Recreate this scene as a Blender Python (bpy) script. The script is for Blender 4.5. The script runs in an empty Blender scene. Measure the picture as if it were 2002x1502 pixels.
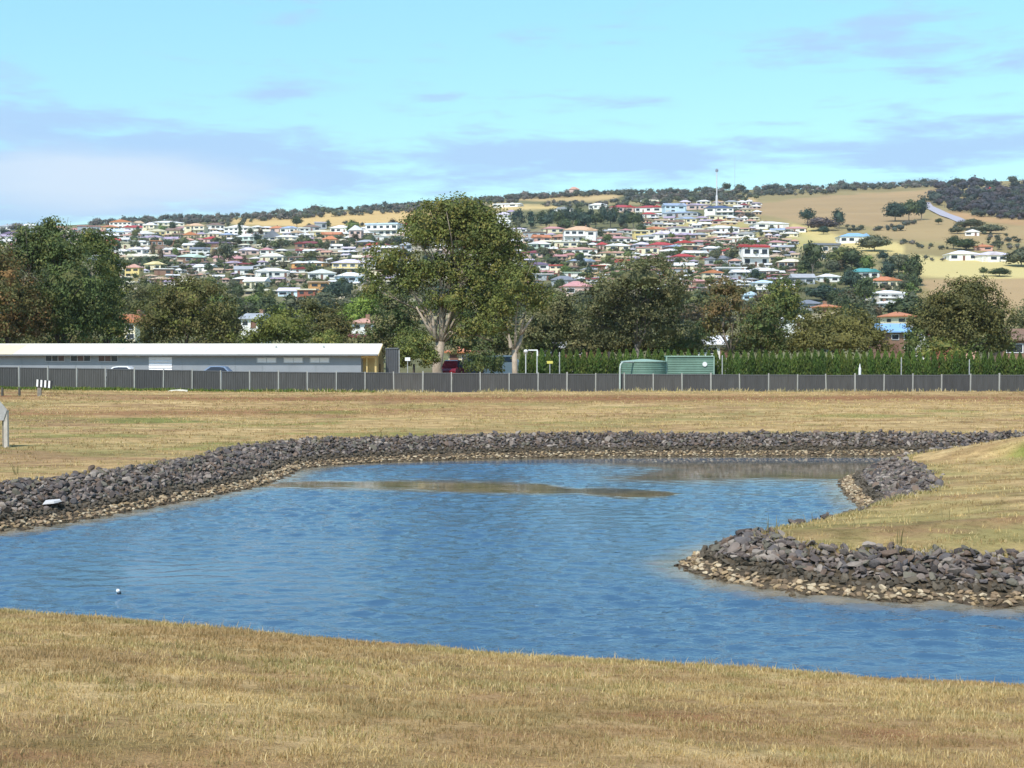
import bpy, math, random
import numpy as np
from mathutils import Vector, Matrix

R = math.radians
sc = bpy.context.scene
col = sc.collection
random.seed(7)
rng = np.random.default_rng(11)

# ---------------------------------------------------------------- camera
F = 2780.0            # focal length in photo pixels (2002 wide) = 50 mm on 36 mm
EYE = 5.5             # eye height above the pond's water
HOR = 680.0           # photo row of eye level
cam_d = bpy.data.cameras.new('camera')
cam = bpy.data.objects.new('camera', cam_d)
col.objects.link(cam)
cam_d.sensor_width = 36.0
cam_d.lens = 50.0
cam_d.clip_start = 0.3
cam_d.clip_end = 9000.0
cam.location = (0, 0, EYE)
cam.rotation_euler = (R(90) - math.atan((751 - HOR) / F), 0, 0)
sc.camera = cam

# ---------------------------------------------------------------- sky, sun, exposure
SUN_EL, SUN_AZ = R(53), R(208)      # azimuth clockwise from +Y: behind the camera, to its left
world = bpy.data.worlds.new('World')
sc.world = world
world.use_nodes = True
wt = world.node_tree
wt.nodes.clear()


class NT:
    """small helper to write node trees"""
    def __init__(self, tree):
        self.t = tree

    def n(self, typ, ins=None, **props):
        nd = self.t.nodes.new(typ)
        for k, v in props.items():
            setattr(nd, k, v)
        for k, v in (ins or {}).items():
            s = nd.inputs[k]
            if isinstance(v, bpy.types.NodeSocket):
                self.t.links.new(v, s)
            else:
                s.default_value = v
        return nd

    def math(self, op, a, b=0.0, c=None, clamp=False):
        ins = {0: a, 1: b}
        if c is not None:
            ins[2] = c
        return self.n('ShaderNodeMath', ins, operation=op, use_clamp=clamp).outputs[0]

    def mix(self, f, a, b, blend='MIX'):
        nd = self.n('ShaderNodeMix', None, data_type='RGBA', blend_type=blend)
        for i, v in ((0, f), (6, a), (7, b)):
            s = nd.inputs[i]
            if isinstance(v, bpy.types.NodeSocket):
                self.t.links.new(v, s)
            else:
                s.default_value = (*v, 1.0) if isinstance(v, tuple) and len(v) == 3 else v
        return nd.outputs[2]

    def ramp(self, fac, stops, interp='LINEAR'):
        nd = self.n('ShaderNodeValToRGB', {0: fac})
        cr = nd.color_ramp
        cr.interpolation = interp
        while len(cr.elements) < len(stops):
            cr.elements.new(0.5)
        for e, (p, c) in zip(cr.elements, stops):
            e.position = p
            e.color = (*c, 1.0) if len(c) == 3 else c
        return nd.outputs[0]

    def noise(self, vec, scale, detail=4.0, rough=0.55, dist=0.0, dims='3D'):
        return self.n('ShaderNodeTexNoise', {'Vector': vec, 'Scale': scale, 'Detail': detail, 'Roughness': rough,
                                             'Distortion': dist}, noise_dimensions=dims).outputs[0]

    def smooth(self, v, lo, hi):
        return self.n('ShaderNodeMapRange', {0: v, 1: lo, 2: hi, 3: 0.0, 4: 1.0}, interpolation_type='SMOOTHSTEP').outputs[0]


w = NT(wt)
sky = w.n('ShaderNodeTexSky', None, sky_type='NISHITA', sun_disc=False)
sky.sun_elevation = SUN_EL
sky.sun_rotation = SUN_AZ
sky.altitude = 50
sky.air_density = 1.0
sky.dust_density = 0.3
sky.ozone_density = 1.4
geo = w.n('ShaderNodeTexCoord')
sep = w.n('ShaderNodeSeparateXYZ', {0: geo.outputs['Generated']})
dx, dy, dz = sep.outputs
elev = w.math('ARCSINE', dz)                      # radians above the horizon
az = w.math('ARCTAN2', dx, dy)                    # radians right of +Y
# colour of the clear air by height: pale cyan low down, deeper blue overhead
tint = w.ramp(w.math('DIVIDE', elev, 1.57, clamp=True),
              [(0.0, (0.98, 1.20, 1.18)), (0.06, (1.02, 1.28, 1.18)), (0.16, (1.24, 1.70, 1.40)), (0.30, (1.6, 1.88, 1.75)), (0.6, (1.25, 1.5, 1.65)), (1.0, (1.1, 1.35, 1.5))])
air = w.mix(1.0, sky.outputs[0], tint, 'MULTIPLY')
# clouds, laid out over the whole dome in direction space
cv = w.n('ShaderNodeCombineXYZ', {0: w.math('MULTIPLY', az, 5.0), 1: w.math('MULTIPLY', elev, 22.0), 2: 0.0}).outputs[0]
n1 = w.noise(cv, 1.0, 6.0, 0.58, 0.4)
cv2 = w.n('ShaderNodeCombineXYZ', {0: w.math('MULTIPLY', az, 16.0), 1: w.math('MULTIPLY', elev, 90.0), 2: 3.0}).outputs[0]
n2 = w.noise(cv2, 1.0, 5.0, 0.6, 0.3)
nn = w.math('ADD', w.math('MULTIPLY', n1, 0.55), w.math('MULTIPLY', n2, 0.45))


def blob(a0, e0, ra, re, amp):
    a = w.math('DIVIDE', w.math('SUBTRACT', az, a0), ra)
    e = w.math('DIVIDE', w.math('SUBTRACT', elev, e0), re)
    d = w.math('ADD', w.math('MULTIPLY', a, a), w.math('MULTIPLY', e, e))
    return w.math('MULTIPLY', w.math('POWER', 2.718, w.math('MULTIPLY', d, -1.0)), amp)


def pxdir(x, y):
    return math.atan((x - 1001) / F), math.atan((HOR - y) / F) * math.cos(math.atan((x - 1001) / F))


base_cloud = None
for (x, y, rx, ry, amp) in [(1650, 305, 900, 36, 0.34), (1050, 300, 330, 28, 0.30), (200, 340, 340, 70, 0.52), (420, 290, 170, 35, 0.25),
                            (1700, 70, 190, 50, 0.40), (1980, 120, 60, 25, 0.25), (1230, 203, 150, 12, 0.30), (840, 195, 70, 10, 0.20),
                            (140, 235, 130, 16, 0.30), (1180, 246, 150, 8, 0.18), (390, 155, 130, 8, 0.10), (540, 190, 90, 14, 0.12), (700, 360, 500, 25, 0.22),
                            (60, 400, 350, 40, 0.30)]:
    a0, e0 = pxdir(x, y)
    b = blob(a0, e0, rx / F, ry / F, amp)
    base_cloud = b if base_cloud is None else w.math('ADD', base_cloud, b)
# a scatter of thin cloud elsewhere in the dome so that it does not end at the frame
ev = w.math('MULTIPLY', w.smooth(w.math('ABSOLUTE', az), 0.40, 0.7), 0.12)
ev2 = w.math('MULTIPLY', w.smooth(elev, 0.26, 0.5), 0.05)
base_cloud = w.math('ADD', base_cloud, w.math('MAXIMUM', ev, ev2))
cm = w.smooth(w.math('ADD', w.math('MULTIPLY', w.math('SUBTRACT', nn, 0.5), 2.3), base_cloud), 0.02, 0.42)
cm = w.math('MULTIPLY', cm, w.smooth(elev, -0.02, 0.02))
# lilac-blue undersides, whiter where the bank is thick at the left
a0, e0 = pxdir(180, 360)
white = w.math('MULTIPLY', w.smooth(w.math('ADD', blob(a0, e0, 420 / F, 75 / F, 0.9), w.math('MULTIPLY', w.math('SUBTRACT', n1, 0.5), 1.2)), 0.25, 0.9), 1.0)
ccol = w.mix(white, (3.3, 4.95, 7.25), (5.3, 6.15, 7.4))
skyc = w.mix(w.math('MULTIPLY', cm, 0.9), air, ccol)
bg = w.n('ShaderNodeBackground', {0: skyc, 1: 0.10})
w.n('ShaderNodeOutputWorld', {0: bg.outputs[0]})

sun_d = bpy.data.lights.new('sun', 'SUN')
sun_d.energy = 3.6
sun_d.angle = R(0.6)
sun_d.color = (1.0, 0.95, 0.86)
sun = bpy.data.objects.new('sun', sun_d)
col.objects.link(sun)
to_sun = Vector((math.sin(SUN_AZ) * math.cos(SUN_EL), math.cos(SUN_AZ) * math.cos(SUN_EL), math.sin(SUN_EL)))
sun.rotation_euler = to_sun.to_track_quat('Z', 'Y').to_euler()
sun.location = (-60, -80, 150)

sc.view_settings.view_transform = 'Standard'
sc.view_settings.look = 'None'
sc.view_settings.exposure = 0.5
sc.view_settings.gamma = 1.0
sc.view_settings.use_curve_mapping = False
sc.cycles.max_bounces = 6
sc.cycles.transparent_max_bounces = 6

# ---------------------------------------------------------------- object helpers


def tag(o, label=None, cat=None, group=None, kind=None):
    if label:
        o['label'] = label
    if cat:
        o['category'] = cat
    if group:
        o['group'] = group
    if kind:
        o['kind'] = kind
    return o


def empty(name, loc, rz=0.0):
    o = bpy.data.objects.new(name, None)
    o.empty_display_size = 0.5
    o.location = loc
    o.rotation_euler = (0, 0, rz)
    col.objects.link(o)
    return o


def link(name, mesh, parent=None, loc=None):
    o = bpy.data.objects.new(name, mesh)
    col.objects.link(o)
    if parent is not None:
        o.parent = parent
    if loc is not None:
        o.location = loc
    return o


def np_mesh(name, V, Fq, mat=None, colors=None, smooth=False):
    """mesh from numpy arrays; Fq is (n,3) or (n,4)"""
    me = bpy.data.meshes.new(name)
    V = np.asarray(V, dtype=np.float32)
    Fq = np.asarray(Fq, dtype=np.int32)
    k = Fq.shape[1]
    me.vertices.add(len(V))
    me.vertices.foreach_set('co', V.ravel())
    me.loops.add(Fq.size)
    me.loops.foreach_set('vertex_index', Fq.ravel())
    me.polygons.add(len(Fq))
    me.polygons.foreach_set('loop_start', np.arange(0, Fq.size, k, dtype=np.int32))
    if smooth:
        me.polygons.foreach_set('use_smooth', np.ones(len(Fq), dtype=bool))
    else:
        me.polygons.foreach_set('use_smooth', np.zeros(len(Fq), dtype=bool))
    me.update(calc_edges=True)
    if colors is not None:
        for nm, arr in (colors.items() if isinstance(colors, dict) else [('Col', colors)]):
            arr = np.asarray(arr, dtype=np.float32)
            if arr.ndim == 1:
                at_ = me.attributes.new(nm, 'FLOAT', 'POINT')
                at_.data.foreach_set('value', arr)
            else:
                at_ = me.attributes.new(nm, 'FLOAT_COLOR', 'POINT')
                if arr.shape[1] == 3:
                    arr = np.hstack([arr, np.ones((len(arr), 1), dtype=np.float32)])
                at_.data.foreach_set('color', arr.ravel())
    if mat is not None:
        me.materials.append(mat)
    return me


class MB:
    """collects simple shapes into one mesh"""
    def __init__(self):
        self.v, self.f = [], []

    def add(self, vs, fs):
        b = len(self.v)
        self.v += [tuple(p) for p in vs]
        self.f += [tuple(i + b for i in f) for f in fs]
        return self

    def box(self, x0, x1, y0, y1, z0, z1):
        vs = [(x, y, z) for z in (z0, z1) for y in (y0, y1) for x in (x0, x1)]
        return self.add(vs, [(0, 2, 3, 1), (4, 5, 7, 6), (0, 1, 5, 4), (2, 6, 7, 3), (0, 4, 6, 2), (1, 3, 7, 5)])

    def tube(self, pts, rads, n=8, cap=True):
        pts = [Vector(p) for p in pts]
        vs, fs = [], []
        for i, p in enumerate(pts):
            d = (pts[min(i + 1, len(pts) - 1)] - pts[max(i - 1, 0)])
            d = d.normalized() if d.length > 1e-6 else Vector((0, 0, 1))
            a = d.orthogonal().normalized() if abs(d.z) < 0.95 else d.cross(Vector((0, 1, 0))).normalized()
            b = d.cross(a).normalized()
            for k in range(n):
                t = 2 * math.pi * k / n
                vs.append(p + (a * math.cos(t) + b * math.sin(t)) * rads[i])
        for i in range(len(pts) - 1):
            for k in range(n):
                k2 = (k + 1) % n
                fs.append((i * n + k, i * n + k2, (i + 1) * n + k2, (i + 1) * n + k))
        if cap:
            fs.append(tuple(range(n - 1, -1, -1)))
            fs.append(tuple((len(pts) - 1) * n + k for k in range(n)))
        return self.add(vs, fs)

    def prism(self, prof, y0, y1, axis='y'):
        """profile of (a,b) points extruded; axis y: a=x, b=z"""
        n = len(prof)
        if axis == 'y':
            vs = [(a, y0, b) for a, b in prof] + [(a, y1, b) for a, b in prof]
        else:
            vs = [(y0, a, b) for a, b in prof] + [(y1, a, b) for a, b in prof]
        fs = [tuple(range(n)), tuple(range(2 * n - 1, n - 1, -1))]
        for i in range(n):
            j = (i + 1) % n
            fs.append((i, i + n, j + n, j))
        return self.add(vs, fs)

    def mesh(self, name, mat, smooth=False):
        me = bpy.data.meshes.new(name)
        me.from_pydata(self.v, [], self.f)
        if smooth:
            for p in me.polygons:
                p.use_smooth = True
        import bmesh
        bm = bmesh.new()
        bm.from_mesh(me)
        bmesh.ops.recalc_face_normals(bm, faces=bm.faces)
        bm.to_mesh(me)
        bm.free()
        if mat is not None:
            me.materials.append(mat)
        return me

    def build(self, name, mat, parent=None, loc=None, smooth=False):
        return link(name, self.mesh(name, mat, smooth), parent, loc)


def at(x, y, Y):
    """world point seen at photo pixel (x, y) at depth Y"""
    return Vector(((x - 1001) / F * Y, Y, EYE - (y - HOR) / F * Y))


def px2x(x, Y):
    return (x - 1001) / F * Y


# ---------------------------------------------------------------- materials


def new_mat(name):
    m = bpy.data.materials.new(name)
    m.use_nodes = True
    m.node_tree.nodes.clear()
    return m, NT(m.node_tree)


def out(t, shader):
    t.n('ShaderNodeOutputMaterial', {0: shader})


def plain(name, c, rough=0.6, var=0.12, scale=3.0, metallic=0.0, bump=0.0, spec=0.5):
    m, t = new_mat(name)
    tc = t.n('ShaderNodeTexCoord')
    n = t.noise(tc.outputs['Object'], scale, 5.0, 0.6)
    lo = tuple(x * (1 - var) for x in c)
    hi = tuple(min(1.0, x * (1 + var)) for x in c)
    cc = t.ramp(n, [(0.3, lo), (0.7, hi)])
    b = t.n('ShaderNodeBsdfPrincipled', {'Base Color': cc, 'Roughness': rough, 'Metallic': metallic, 'Specular IOR Level': spec})
    if bump:
        bp = t.n('ShaderNodeBump', {'Strength': bump, 'Distance': 0.02, 'Height': t.noise(tc.outputs['Object'], scale * 6, 3.0)})
        t.t.links.new(bp.outputs[0], b.inputs['Normal'])
    out(t, b.outputs[0])
    return m


def leaf_mat(name, gain=1.0):
    m, t = new_mat(name)
    a = t.n('ShaderNodeAttribute', None, attribute_name='Col')
    oi = t.n('ShaderNodeObjectInfo')
    c = t.mix(1.0, a.outputs['Color'], oi.outputs['Color'], 'MULTIPLY')
    if gain != 1.0:
        c = t.mix(1.0, c, (gain, gain, gain), 'MULTIPLY')
    d = t.n('ShaderNodeBsdfPrincipled', {'Base Color': c, 'Roughness': 0.6, 'Specular IOR Level': 0.25})
    tr = t.n('ShaderNodeBsdfTranslucent', {'Color': t.mix(1.0, c, (1.0, 1.05, 0.6), 'MULTIPLY')})
    mx = t.n('ShaderNodeMixShader', {0: 0.22, 1: d.outputs[0], 2: tr.outputs[0]})
    out(t, mx.outputs[0])
    return m


LEAF = leaf_mat('leaves')


def attr_mat(name, rough=0.8, bumpscale=0.0, spec=0.3, objcol=False, var=0.15):
    m, t = new_mat(name)
    if objcol:
        c = t.n('ShaderNodeObjectInfo').outputs['Color']
    else:
        c = t.n('ShaderNodeAttribute', None, attribute_name='Col').outputs['Color']
    tc = t.n('ShaderNodeNewGeometry')
    n = t.noise(tc.outputs['Position'], 14.0, 4.0, 0.65)
    c = t.mix(1.0, c, t.ramp(n, [(0.25, (1 - var * 2,) * 3), (0.75, (1 + var * 0,) * 3)]), 'MULTIPLY')
    b = t.n('ShaderNodeBsdfPrincipled', {'Base Color': c, 'Roughness': rough, 'Specular IOR Level': spec})
    if bumpscale:
        bp = t.n('ShaderNodeBump', {'Strength': 0.5, 'Distance': 0.02, 'Height': t.noise(tc.outputs['Position'], bumpscale, 4.0)})
        t.t.links.new(bp.outputs[0], b.inputs['Normal'])
    out(t, b.outputs[0])
    return m


ROCK_ATTR = attr_mat('rock_mass_surface', 0.85, 25.0)
ROCK_OBJ = attr_mat('rock_surface', 0.85, 25.0, objcol=True)
BARK_PALE = plain('pale_gum_bark', (0.36, 0.29, 0.22), 0.85, 0.35, 1.6, bump=0.5)
BARK_GREY = plain('grey_bark', (0.20, 0.165, 0.135), 0.9, 0.3, 2.0, bump=0.5)
BARK_DARK = plain('dark_bark', (0.09, 0.07, 0.055), 0.9, 0.3, 2.0, bump=0.5)
WHITE_PAINT = plain('white_paint', (0.80, 0.80, 0.80), 0.5, 0.04)
BLACK_PAINT = plain('black_paint', (0.02, 0.02, 0.022), 0.5, 0.1)
GLASS = plain('window_glass', (0.025, 0.03, 0.04), 0.12, 0.3, 0.8)
RUBBER = plain('tyre_rubber', (0.02, 0.02, 0.02), 0.9, 0.1)
STEEL = plain('galvanised_steel', (0.46, 0.46, 0.45), 0.5, 0.15, 4.0, metallic=0.3)

# ---------------------------------------------------------------- land shape
# pond shoreline, anticlockwise: x, y, bank height, bank width, rock (1/0), slope behind the bank
SHORE = [(-34, 30, 1.8, 4, 0, .118), (-24, 28.5, 1.8, 4, 0, .118), (-16, 27, 1.8, 4, 0, .118), (-8, 24.6, 1.8, 4, 0, .118), (0, 22.0, 1.6, 4, 0, .118),
         (6.5, 20, 1.6, 4, 0, .118), (14, 18.0, 1.6, 4, 0, .118), (24, 16, 1.6, 4, 0, .118), (46, 13, 1.6, 4, 0, .118),
         (46, 25, .72, 2.6, 1, .075), (30, 27.2, .72, 2.6, 1, .075), (20, 28.6, .72, 2.6, 1, .075), (14, 29.4, .72, 2.6, 1, .075), (10.8, 30.0, .72, 2.6, 1, .075),
         (7.77, 30.9, .72, 2.5, 1, .075), (6.77, 31.4, .72, 2.4, 1, .075), (5.78, 32.2, .72, 2.3, 1, .075), (4.82, 33.6, .76, 2.2, 1, .075), (4.15, 35.4, .76, 2.2, 1, .075),
         (4.5, 37.0, .76, 2.0, 1, .075), (5.9, 38.7, .74, 1.8, 1, .075), (7.3, 40.3, .74, 1.7, 1, .075), (8.9, 42.2, .74, 1.6, 1, .075), (10.3, 44.2, .85, 1.6, 1, .075),
         (11.4, 46.4, .8, 1.8, 1, .075), (12.0, 48.6, .8, 2.6, 1, .075), (12.2, 51, .85, 3.0, 1, .06), (12.7, 54, .85, 3.0, 1, .06),
         (13.3, 57.8, .8, 2.8, 1, .07), (14.3, 60.6, .8, 2.2, 1, .12), (16.5, 63, .9, 1.6, 1, .18), (20, 65, 1.1, 1.4, 1, .18), (26, 66.3, 1.2, 1.6, 1, .18), (46, 67.5, 1.2, 1.8, 1, .18),
         (46, 72.8, 1.02, 2.6, 1, .012), (30, 72.2, 1.02, 2.6, 1, .012), (18, 71.9, 1.02, 2.6, 1, .012), (7.7, 71.8, 1.02, 2.6, 1, .012), (0, 70.6, 1.02, 2.6, 1, .012),
         (-5, 68.8, 1.02, 2.7, 1, .012), (-8.4, 66.6, 1.02, 2.8, 1, .012), (-9.7, 64.2, 1.02, 2.9, 1, .012), (-9.6, 61.2, 1.02, 2.9, 1, .012), (-9.9, 56.6, 1.02, 2.9, 1, .012),
         (-11.3, 52.2, 1.02, 2.9, 1, .012), (-13.3, 46.3, 1.02, 3.0, 1, .012), (-15.2, 41.9, 1.02, 3.0, 1, .012), (-18.5, 38, 1.02, 3.0, 1, .012), (-24, 35, 1.02, 3.0, 1, .012), (-34, 33, 1.02, 3.0, 1, .012)]
S = np.array(SHORE, dtype=float)
for _ in range(2):                                   # Chaikin smoothing
    nx = np.roll(S, -1, axis=0)
    a, b = S * 0.75 + nx * 0.25, S * 0.25 + nx * 0.75
    S = np.stack([a, b], axis=1).reshape(-1, S.shape[1])
S_A, S_B = S, np.roll(S, -1, axis=0)


def shore(P):
    """signed distance to the waterline (positive on land) and bank height, width, rock, slope there"""
    P = np.asarray(P, dtype=float)
    best = np.full(len(P), 1e9)
    att = np.zeros((len(P), 4))
    inside = np.zeros(len(P), dtype=bool)
    for A, B in zip(S_A, S_B):
        ab = B[:2] - A[:2]
        t = np.clip(((P - A[:2]) @ ab) / (ab @ ab), 0, 1)
        d = np.hypot(P[:, 0] - A[0] - t * ab[0], P[:, 1] - A[1] - t * ab[1])
        m = d < best
        best[m] = d[m]
        att[m] = A[2:] + t[m, None] * (B[2:] - A[2:])
        c = (A[1] > P[:, 1]) != (B[1] > P[:, 1])
        xi = A[0] + (P[:, 1] - A[1]) * (B[0] - A[0]) / ((B[1] - A[1]) if abs(B[1] - A[1]) > 1e-9 else 1e-9)
        inside ^= c & (P[:, 0] < xi)
    return np.where(inside, -best, best), att


def sstep(a, b, x):
    t = np.clip((x - a) / (b - a), 0, 1)
    return t * t * (3 - 2 * t)


def vnoise(x, y, seed=0):
    """value noise, 0..1"""
    x = np.asarray(x, dtype=float)
    y = np.asarray(y, dtype=float)
    xi, yi = np.floor(x).astype(np.int64), np.floor(y).astype(np.int64)
    fx, fy = x - xi, y - yi
    fx, fy = fx * fx * (3 - 2 * fx), fy * fy * (3 - 2 * fy)

    def h(i, j):
        n = (i * 374761393 + j * 668265263 + seed * 974711) & 0x7fffffff
        n = ((n ^ (n >> 13)) * 1274126177) & 0x7fffffff
        return ((n ^ (n >> 16)) & 0xffff) / 65535.0
    return (h(xi, yi) * (1 - fx) + h(xi + 1, yi) * fx) * (1 - fy) + (h(xi, yi + 1) * (1 - fx) + h(xi + 1, yi + 1) * fx) * fy


def fbm(x, y, seed=0, oct=4):
    s, a, tot = 0, 1.0, 0
    for k in range(oct):
        s = s + a * vnoise(x * 2 ** k, y * 2 ** k, seed + k * 17)
        tot += a
        a *= 0.5
    return s / tot


FENCE_Y = 118.0


def fence_top(x):
    px = 1001 + x / FENCE_Y * F
    y = np.interp(px, [-300, 0, 250, 500, 1000, 1600, 2002, 2300], [714, 718, 722, 727, 730.5, 733.5, 733, 733])
    return EYE - (y - HOR) / F * FENCE_Y


def fence_base(x):
    return fence_top(x) - 1.8


def field_front(x):
    """height of the grass lip in front of the fence"""
    px = 1001 + x / 113 * F
    y = np.interp(px, [-300, 0, 250, 500, 1000, 1400, 2002, 2300], [761, 763, 765.5, 768, 768, 766, 767, 767])
    return EYE - (y - HOR) / F * 113


RIDGE = ([-900, -300, 0, 200, 290, 500, 800, 1000, 1200, 1500, 1700, 1850, 2002, 2300, 2900], [452, 450, 446, 437, 431, 420, 402, 388, 380, 370, 364, 358, 354, 350, 356])
_gd = np.linspace(400, 1500, 221)
_gf = np.interp(_gd, [400, 550, 700, 900, 1200, 1500], [0, .35, .57, .77, .92, 1.0])
_k = np.ones(25) / 25
_gf = np.convolve(np.pad(_gf, 12, mode='edge'), _k, 'valid')


def hill_row(px, d):
    """photo row at which bare ground at depth d shows (used only to give the hill its profile)"""
    r = np.interp(px, *RIDGE)
    g = np.interp(d, _gd, _gf)
    up = 634 + (r - 634) * g
    low = np.interp(d, [132, 220, 300, 400], [758, 718, 686, 634])
    return np.where(d < 400, low, up)


def hill_z(x, y):
    x = np.asarray(x, dtype=float)
    y = np.asarray(y, dtype=float)
    d = np.clip(y, 132, 1500)
    px = 1001 + x / np.maximum(y, 1) * F
    z = EYE - (hill_row(px, d) - HOR) / F * d
    z = z + (fbm(x / 90, y / 90, 5) - 0.5) * np.interp(d, [132, 400, 1500], [0.4, 2.0, 7.0])
    return z - np.maximum(0, y - 1500) * 0.06


def land(x, y):
    """height of the ground at (x, y)"""
    x = np.atleast_1d(np.asarray(x, dtype=float))
    y = np.atleast_1d(np.asarray(y, dtype=float))
    z = np.zeros_like(x)
    near = y < 200
    if near.any():
        xn, yn = x[near], y[near]
        sd, att = shore(np.stack([xn, yn], 1))
        H, W, _, sl = att.T
        t = np.clip(sd / W, 0, 1)
        prof = H * (t * (1.35 - 0.35 * t * t))         # a steady slope easing off at the top
        prof = np.where(sd < 0, np.maximum(sd * 0.45, -1.4), prof)
        rise = np.minimum(np.maximum(sd - W, 0), np.where(sl > .11, 22, 11)) * sl
        rise = np.where((sl > .04) & (sl < .117) | (sl > .1181), np.minimum(rise, .82), rise)
        zz = prof + rise
        zz = zz + (fbm(xn / 5, yn / 5, 3) - 0.5) * 0.16 * sstep(0.5, 3, sd) + (fbm(xn / 1.1, yn / 1.1, 9) - 0.5) * 0.05 * sstep(0.5, 3, sd)
        t2 = sstep(78, 112, yn)
        zz = zz * (1 - t2) + field_front(xn) * t2 + (fbm(xn / 9, yn / 3, 21) - .5) * 0.22 * t2 * (1 - sstep(114, 116, yn))
        t3 = sstep(114.0, 116.8, yn)
        zz = zz * (1 - t3) + (fence_base(xn) - 0.03) * t3
        t4 = sstep(122, 190, yn)
        zz = zz * (1 - t4) + hill_z(xn, np.maximum(yn, 132)) * t4
        z[near] = zz
    if (~near).any():
        z[~near] = hill_z(x[~near], y[~near])
    return z


def lz(x, y):
    return float(land([x], [y])[0])


_HPX = np.arange(-60, 2121, 6.0)
_HD = np.concatenate([np.linspace(135, 400, 160)[:-1], np.linspace(400, 1500, 260)])
_HR = []
for _p in _HPX:
    _r = HOR + F * (EYE - land((_p - 1001) / F * _HD, _HD)) / _HD
    _HR.append(np.minimum.accumulate(_r))
_HR = np.array(_HR)


def hill_depth(px, py):
    """depth at which the ground shows at photo row py in column px"""
    k = int(round((min(max(px, -60), 2118) + 60) / 6))
    return float(np.interp(-py, -_HR[k], _HD))


def grid_mesh(name, us, ys, zfun, off, mat, colors=None):
    U, Y = np.meshgrid(us, ys)
    X = U * (Y + off)
    V = np.stack([X.ravel(), Y.ravel(), zfun(X.ravel(), Y.ravel())], 1)
    n, m = len(ys), len(us)
    i = np.arange((n - 1) * m).reshape(n - 1, m)[:, :-1].ravel()
    Fq = np.stack([i, i + 1, i + m + 1, i + m], 1)
    return np_mesh(name, V, Fq, mat, colors(V) if colors else None, smooth=True)


# ---------------------------------------------------------------- ground (one sheet to the fence, the hill behind it)
def field_material():
    m, t = new_mat('dry_grass_field')
    g = t.n('ShaderNodeNewGeometry')
    pos = g.outputs['Position']
    st = t.n('ShaderNodeMapping', {'Vector': pos, 'Scale': (0.35, 1.0, 1.0)}).outputs[0]
    big = t.noise(st, 0.16, 5.0, 0.6, 0.5)
    mid = t.noise(st, 0.9, 5.0, 0.62, 0.2)
    fine = t.noise(pos, 7.0, 4.0, 0.7)
    vfine = t.noise(pos, 38.0, 3.0, 0.75)
    tan = t.ramp(mid, [(0.25, (0.23, 0.145, 0.068)), (0.43, (0.42, 0.282, 0.128)), (0.60, (0.56, 0.395, 0.185)), (0.80, (0.66, 0.50, 0.27))])
    c = t.mix(t.math('MULTIPLY', t.smooth(big, 0.50, 0.64), 0.8), tan, (0.265, 0.235, 0.085))
    c = t.mix(t.math('MULTIPLY', t.smooth(t.noise(st, 0.23, 4.0, 0.6, 0.8), 0.50, 0.64), 0.75), c, (0.31, 0.185, 0.095))
    soil = t.n('ShaderNodeAttribute', None, attribute_name='soil').outputs['Fac']
    green = t.n('ShaderNodeAttribute', None, attribute_name='green').outputs['Fac']
    mud = t.n('ShaderNodeAttribute', None, attribute_name='mud').outputs['Fac']
    s2 = t.math('MULTIPLY', soil, t.smooth(mid, 0.2, 0.42))
    c = t.mix(s2, c, (0.29, 0.145, 0.066))
    c = t.mix(t.math('MULTIPLY', green, t.smooth(mid, 0.2, 0.5)), c, (0.13, 0.19, 0.028))
    blot = t.noise(pos, 1.3, 4.0, 0.65, 0.6)
    c = t.mix(1.0, c, t.ramp(blot, [(0.32, (0.66, 0.66, 0.60)), (0.50, (1.0, 1.0, 1.0)), (0.70, (1.18, 1.17, 1.15))]), 'MULTIPLY')
    c = t.mix(t.smooth(fine, 0.53, 0.68), c, t.mix(1.0, c, (0.60, 0.58, 0.50), 'MULTIPLY'))
    c = t.mix(t.math('MULTIPLY', t.smooth(fine, 0.30, 0.44), -1.0), c, c)
    c = t.mix(1.0, c, t.ramp(vfine, [(0.3, (0.62, 0.6, 0.56)), (0.55, (1.0, 1.0, 1.0)), (0.75, (1.22, 1.2, 1.14))]), 'MULTIPLY')
    c = t.mix(mud, c, t.ramp(fine, [(0.3, (0.035, 0.028, 0.02)), (0.7, (0.13, 0.10, 0.065))]))
    b = t.n('ShaderNodeBsdfPrincipled', {'Base Color': c, 'Roughness': 0.9, 'Specular IOR Level': 0.15})
    hgt = t.math('ADD', t.math('MULTIPLY', fine, 0.7), t.math('MULTIPLY', vfine, 0.4))
    bp = t.n('ShaderNodeBump', {'Strength': 0.8, 'Distance': 0.09, 'Height': hgt})
    t.t.links.new(bp.outputs[0], b.inputs['Normal'])
    out(t, b.outputs[0])
    return m


def near_soil(x, y):
    s = 0.7 * np.exp(-((y - 12.6) / 1.0) ** 2) * sstep(-2.5, 2, x) * sstep(.3, .55, fbm(x / 2.2, y / .6, 37) + .12)
    s = s + 0.4 * np.exp(-((y - 10.0) / 0.5) ** 2) * (1 - sstep(-1, 1.5, x)) * sstep(.3, .6, fbm(x / 1.5, y / .4, 38) + .1)
    s = s + 0.4 * sstep(.56, .66, fbm(x / 1.6, y / .7, 43)) * (y < 22)
    return np.clip(s, 0, 1)


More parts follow.
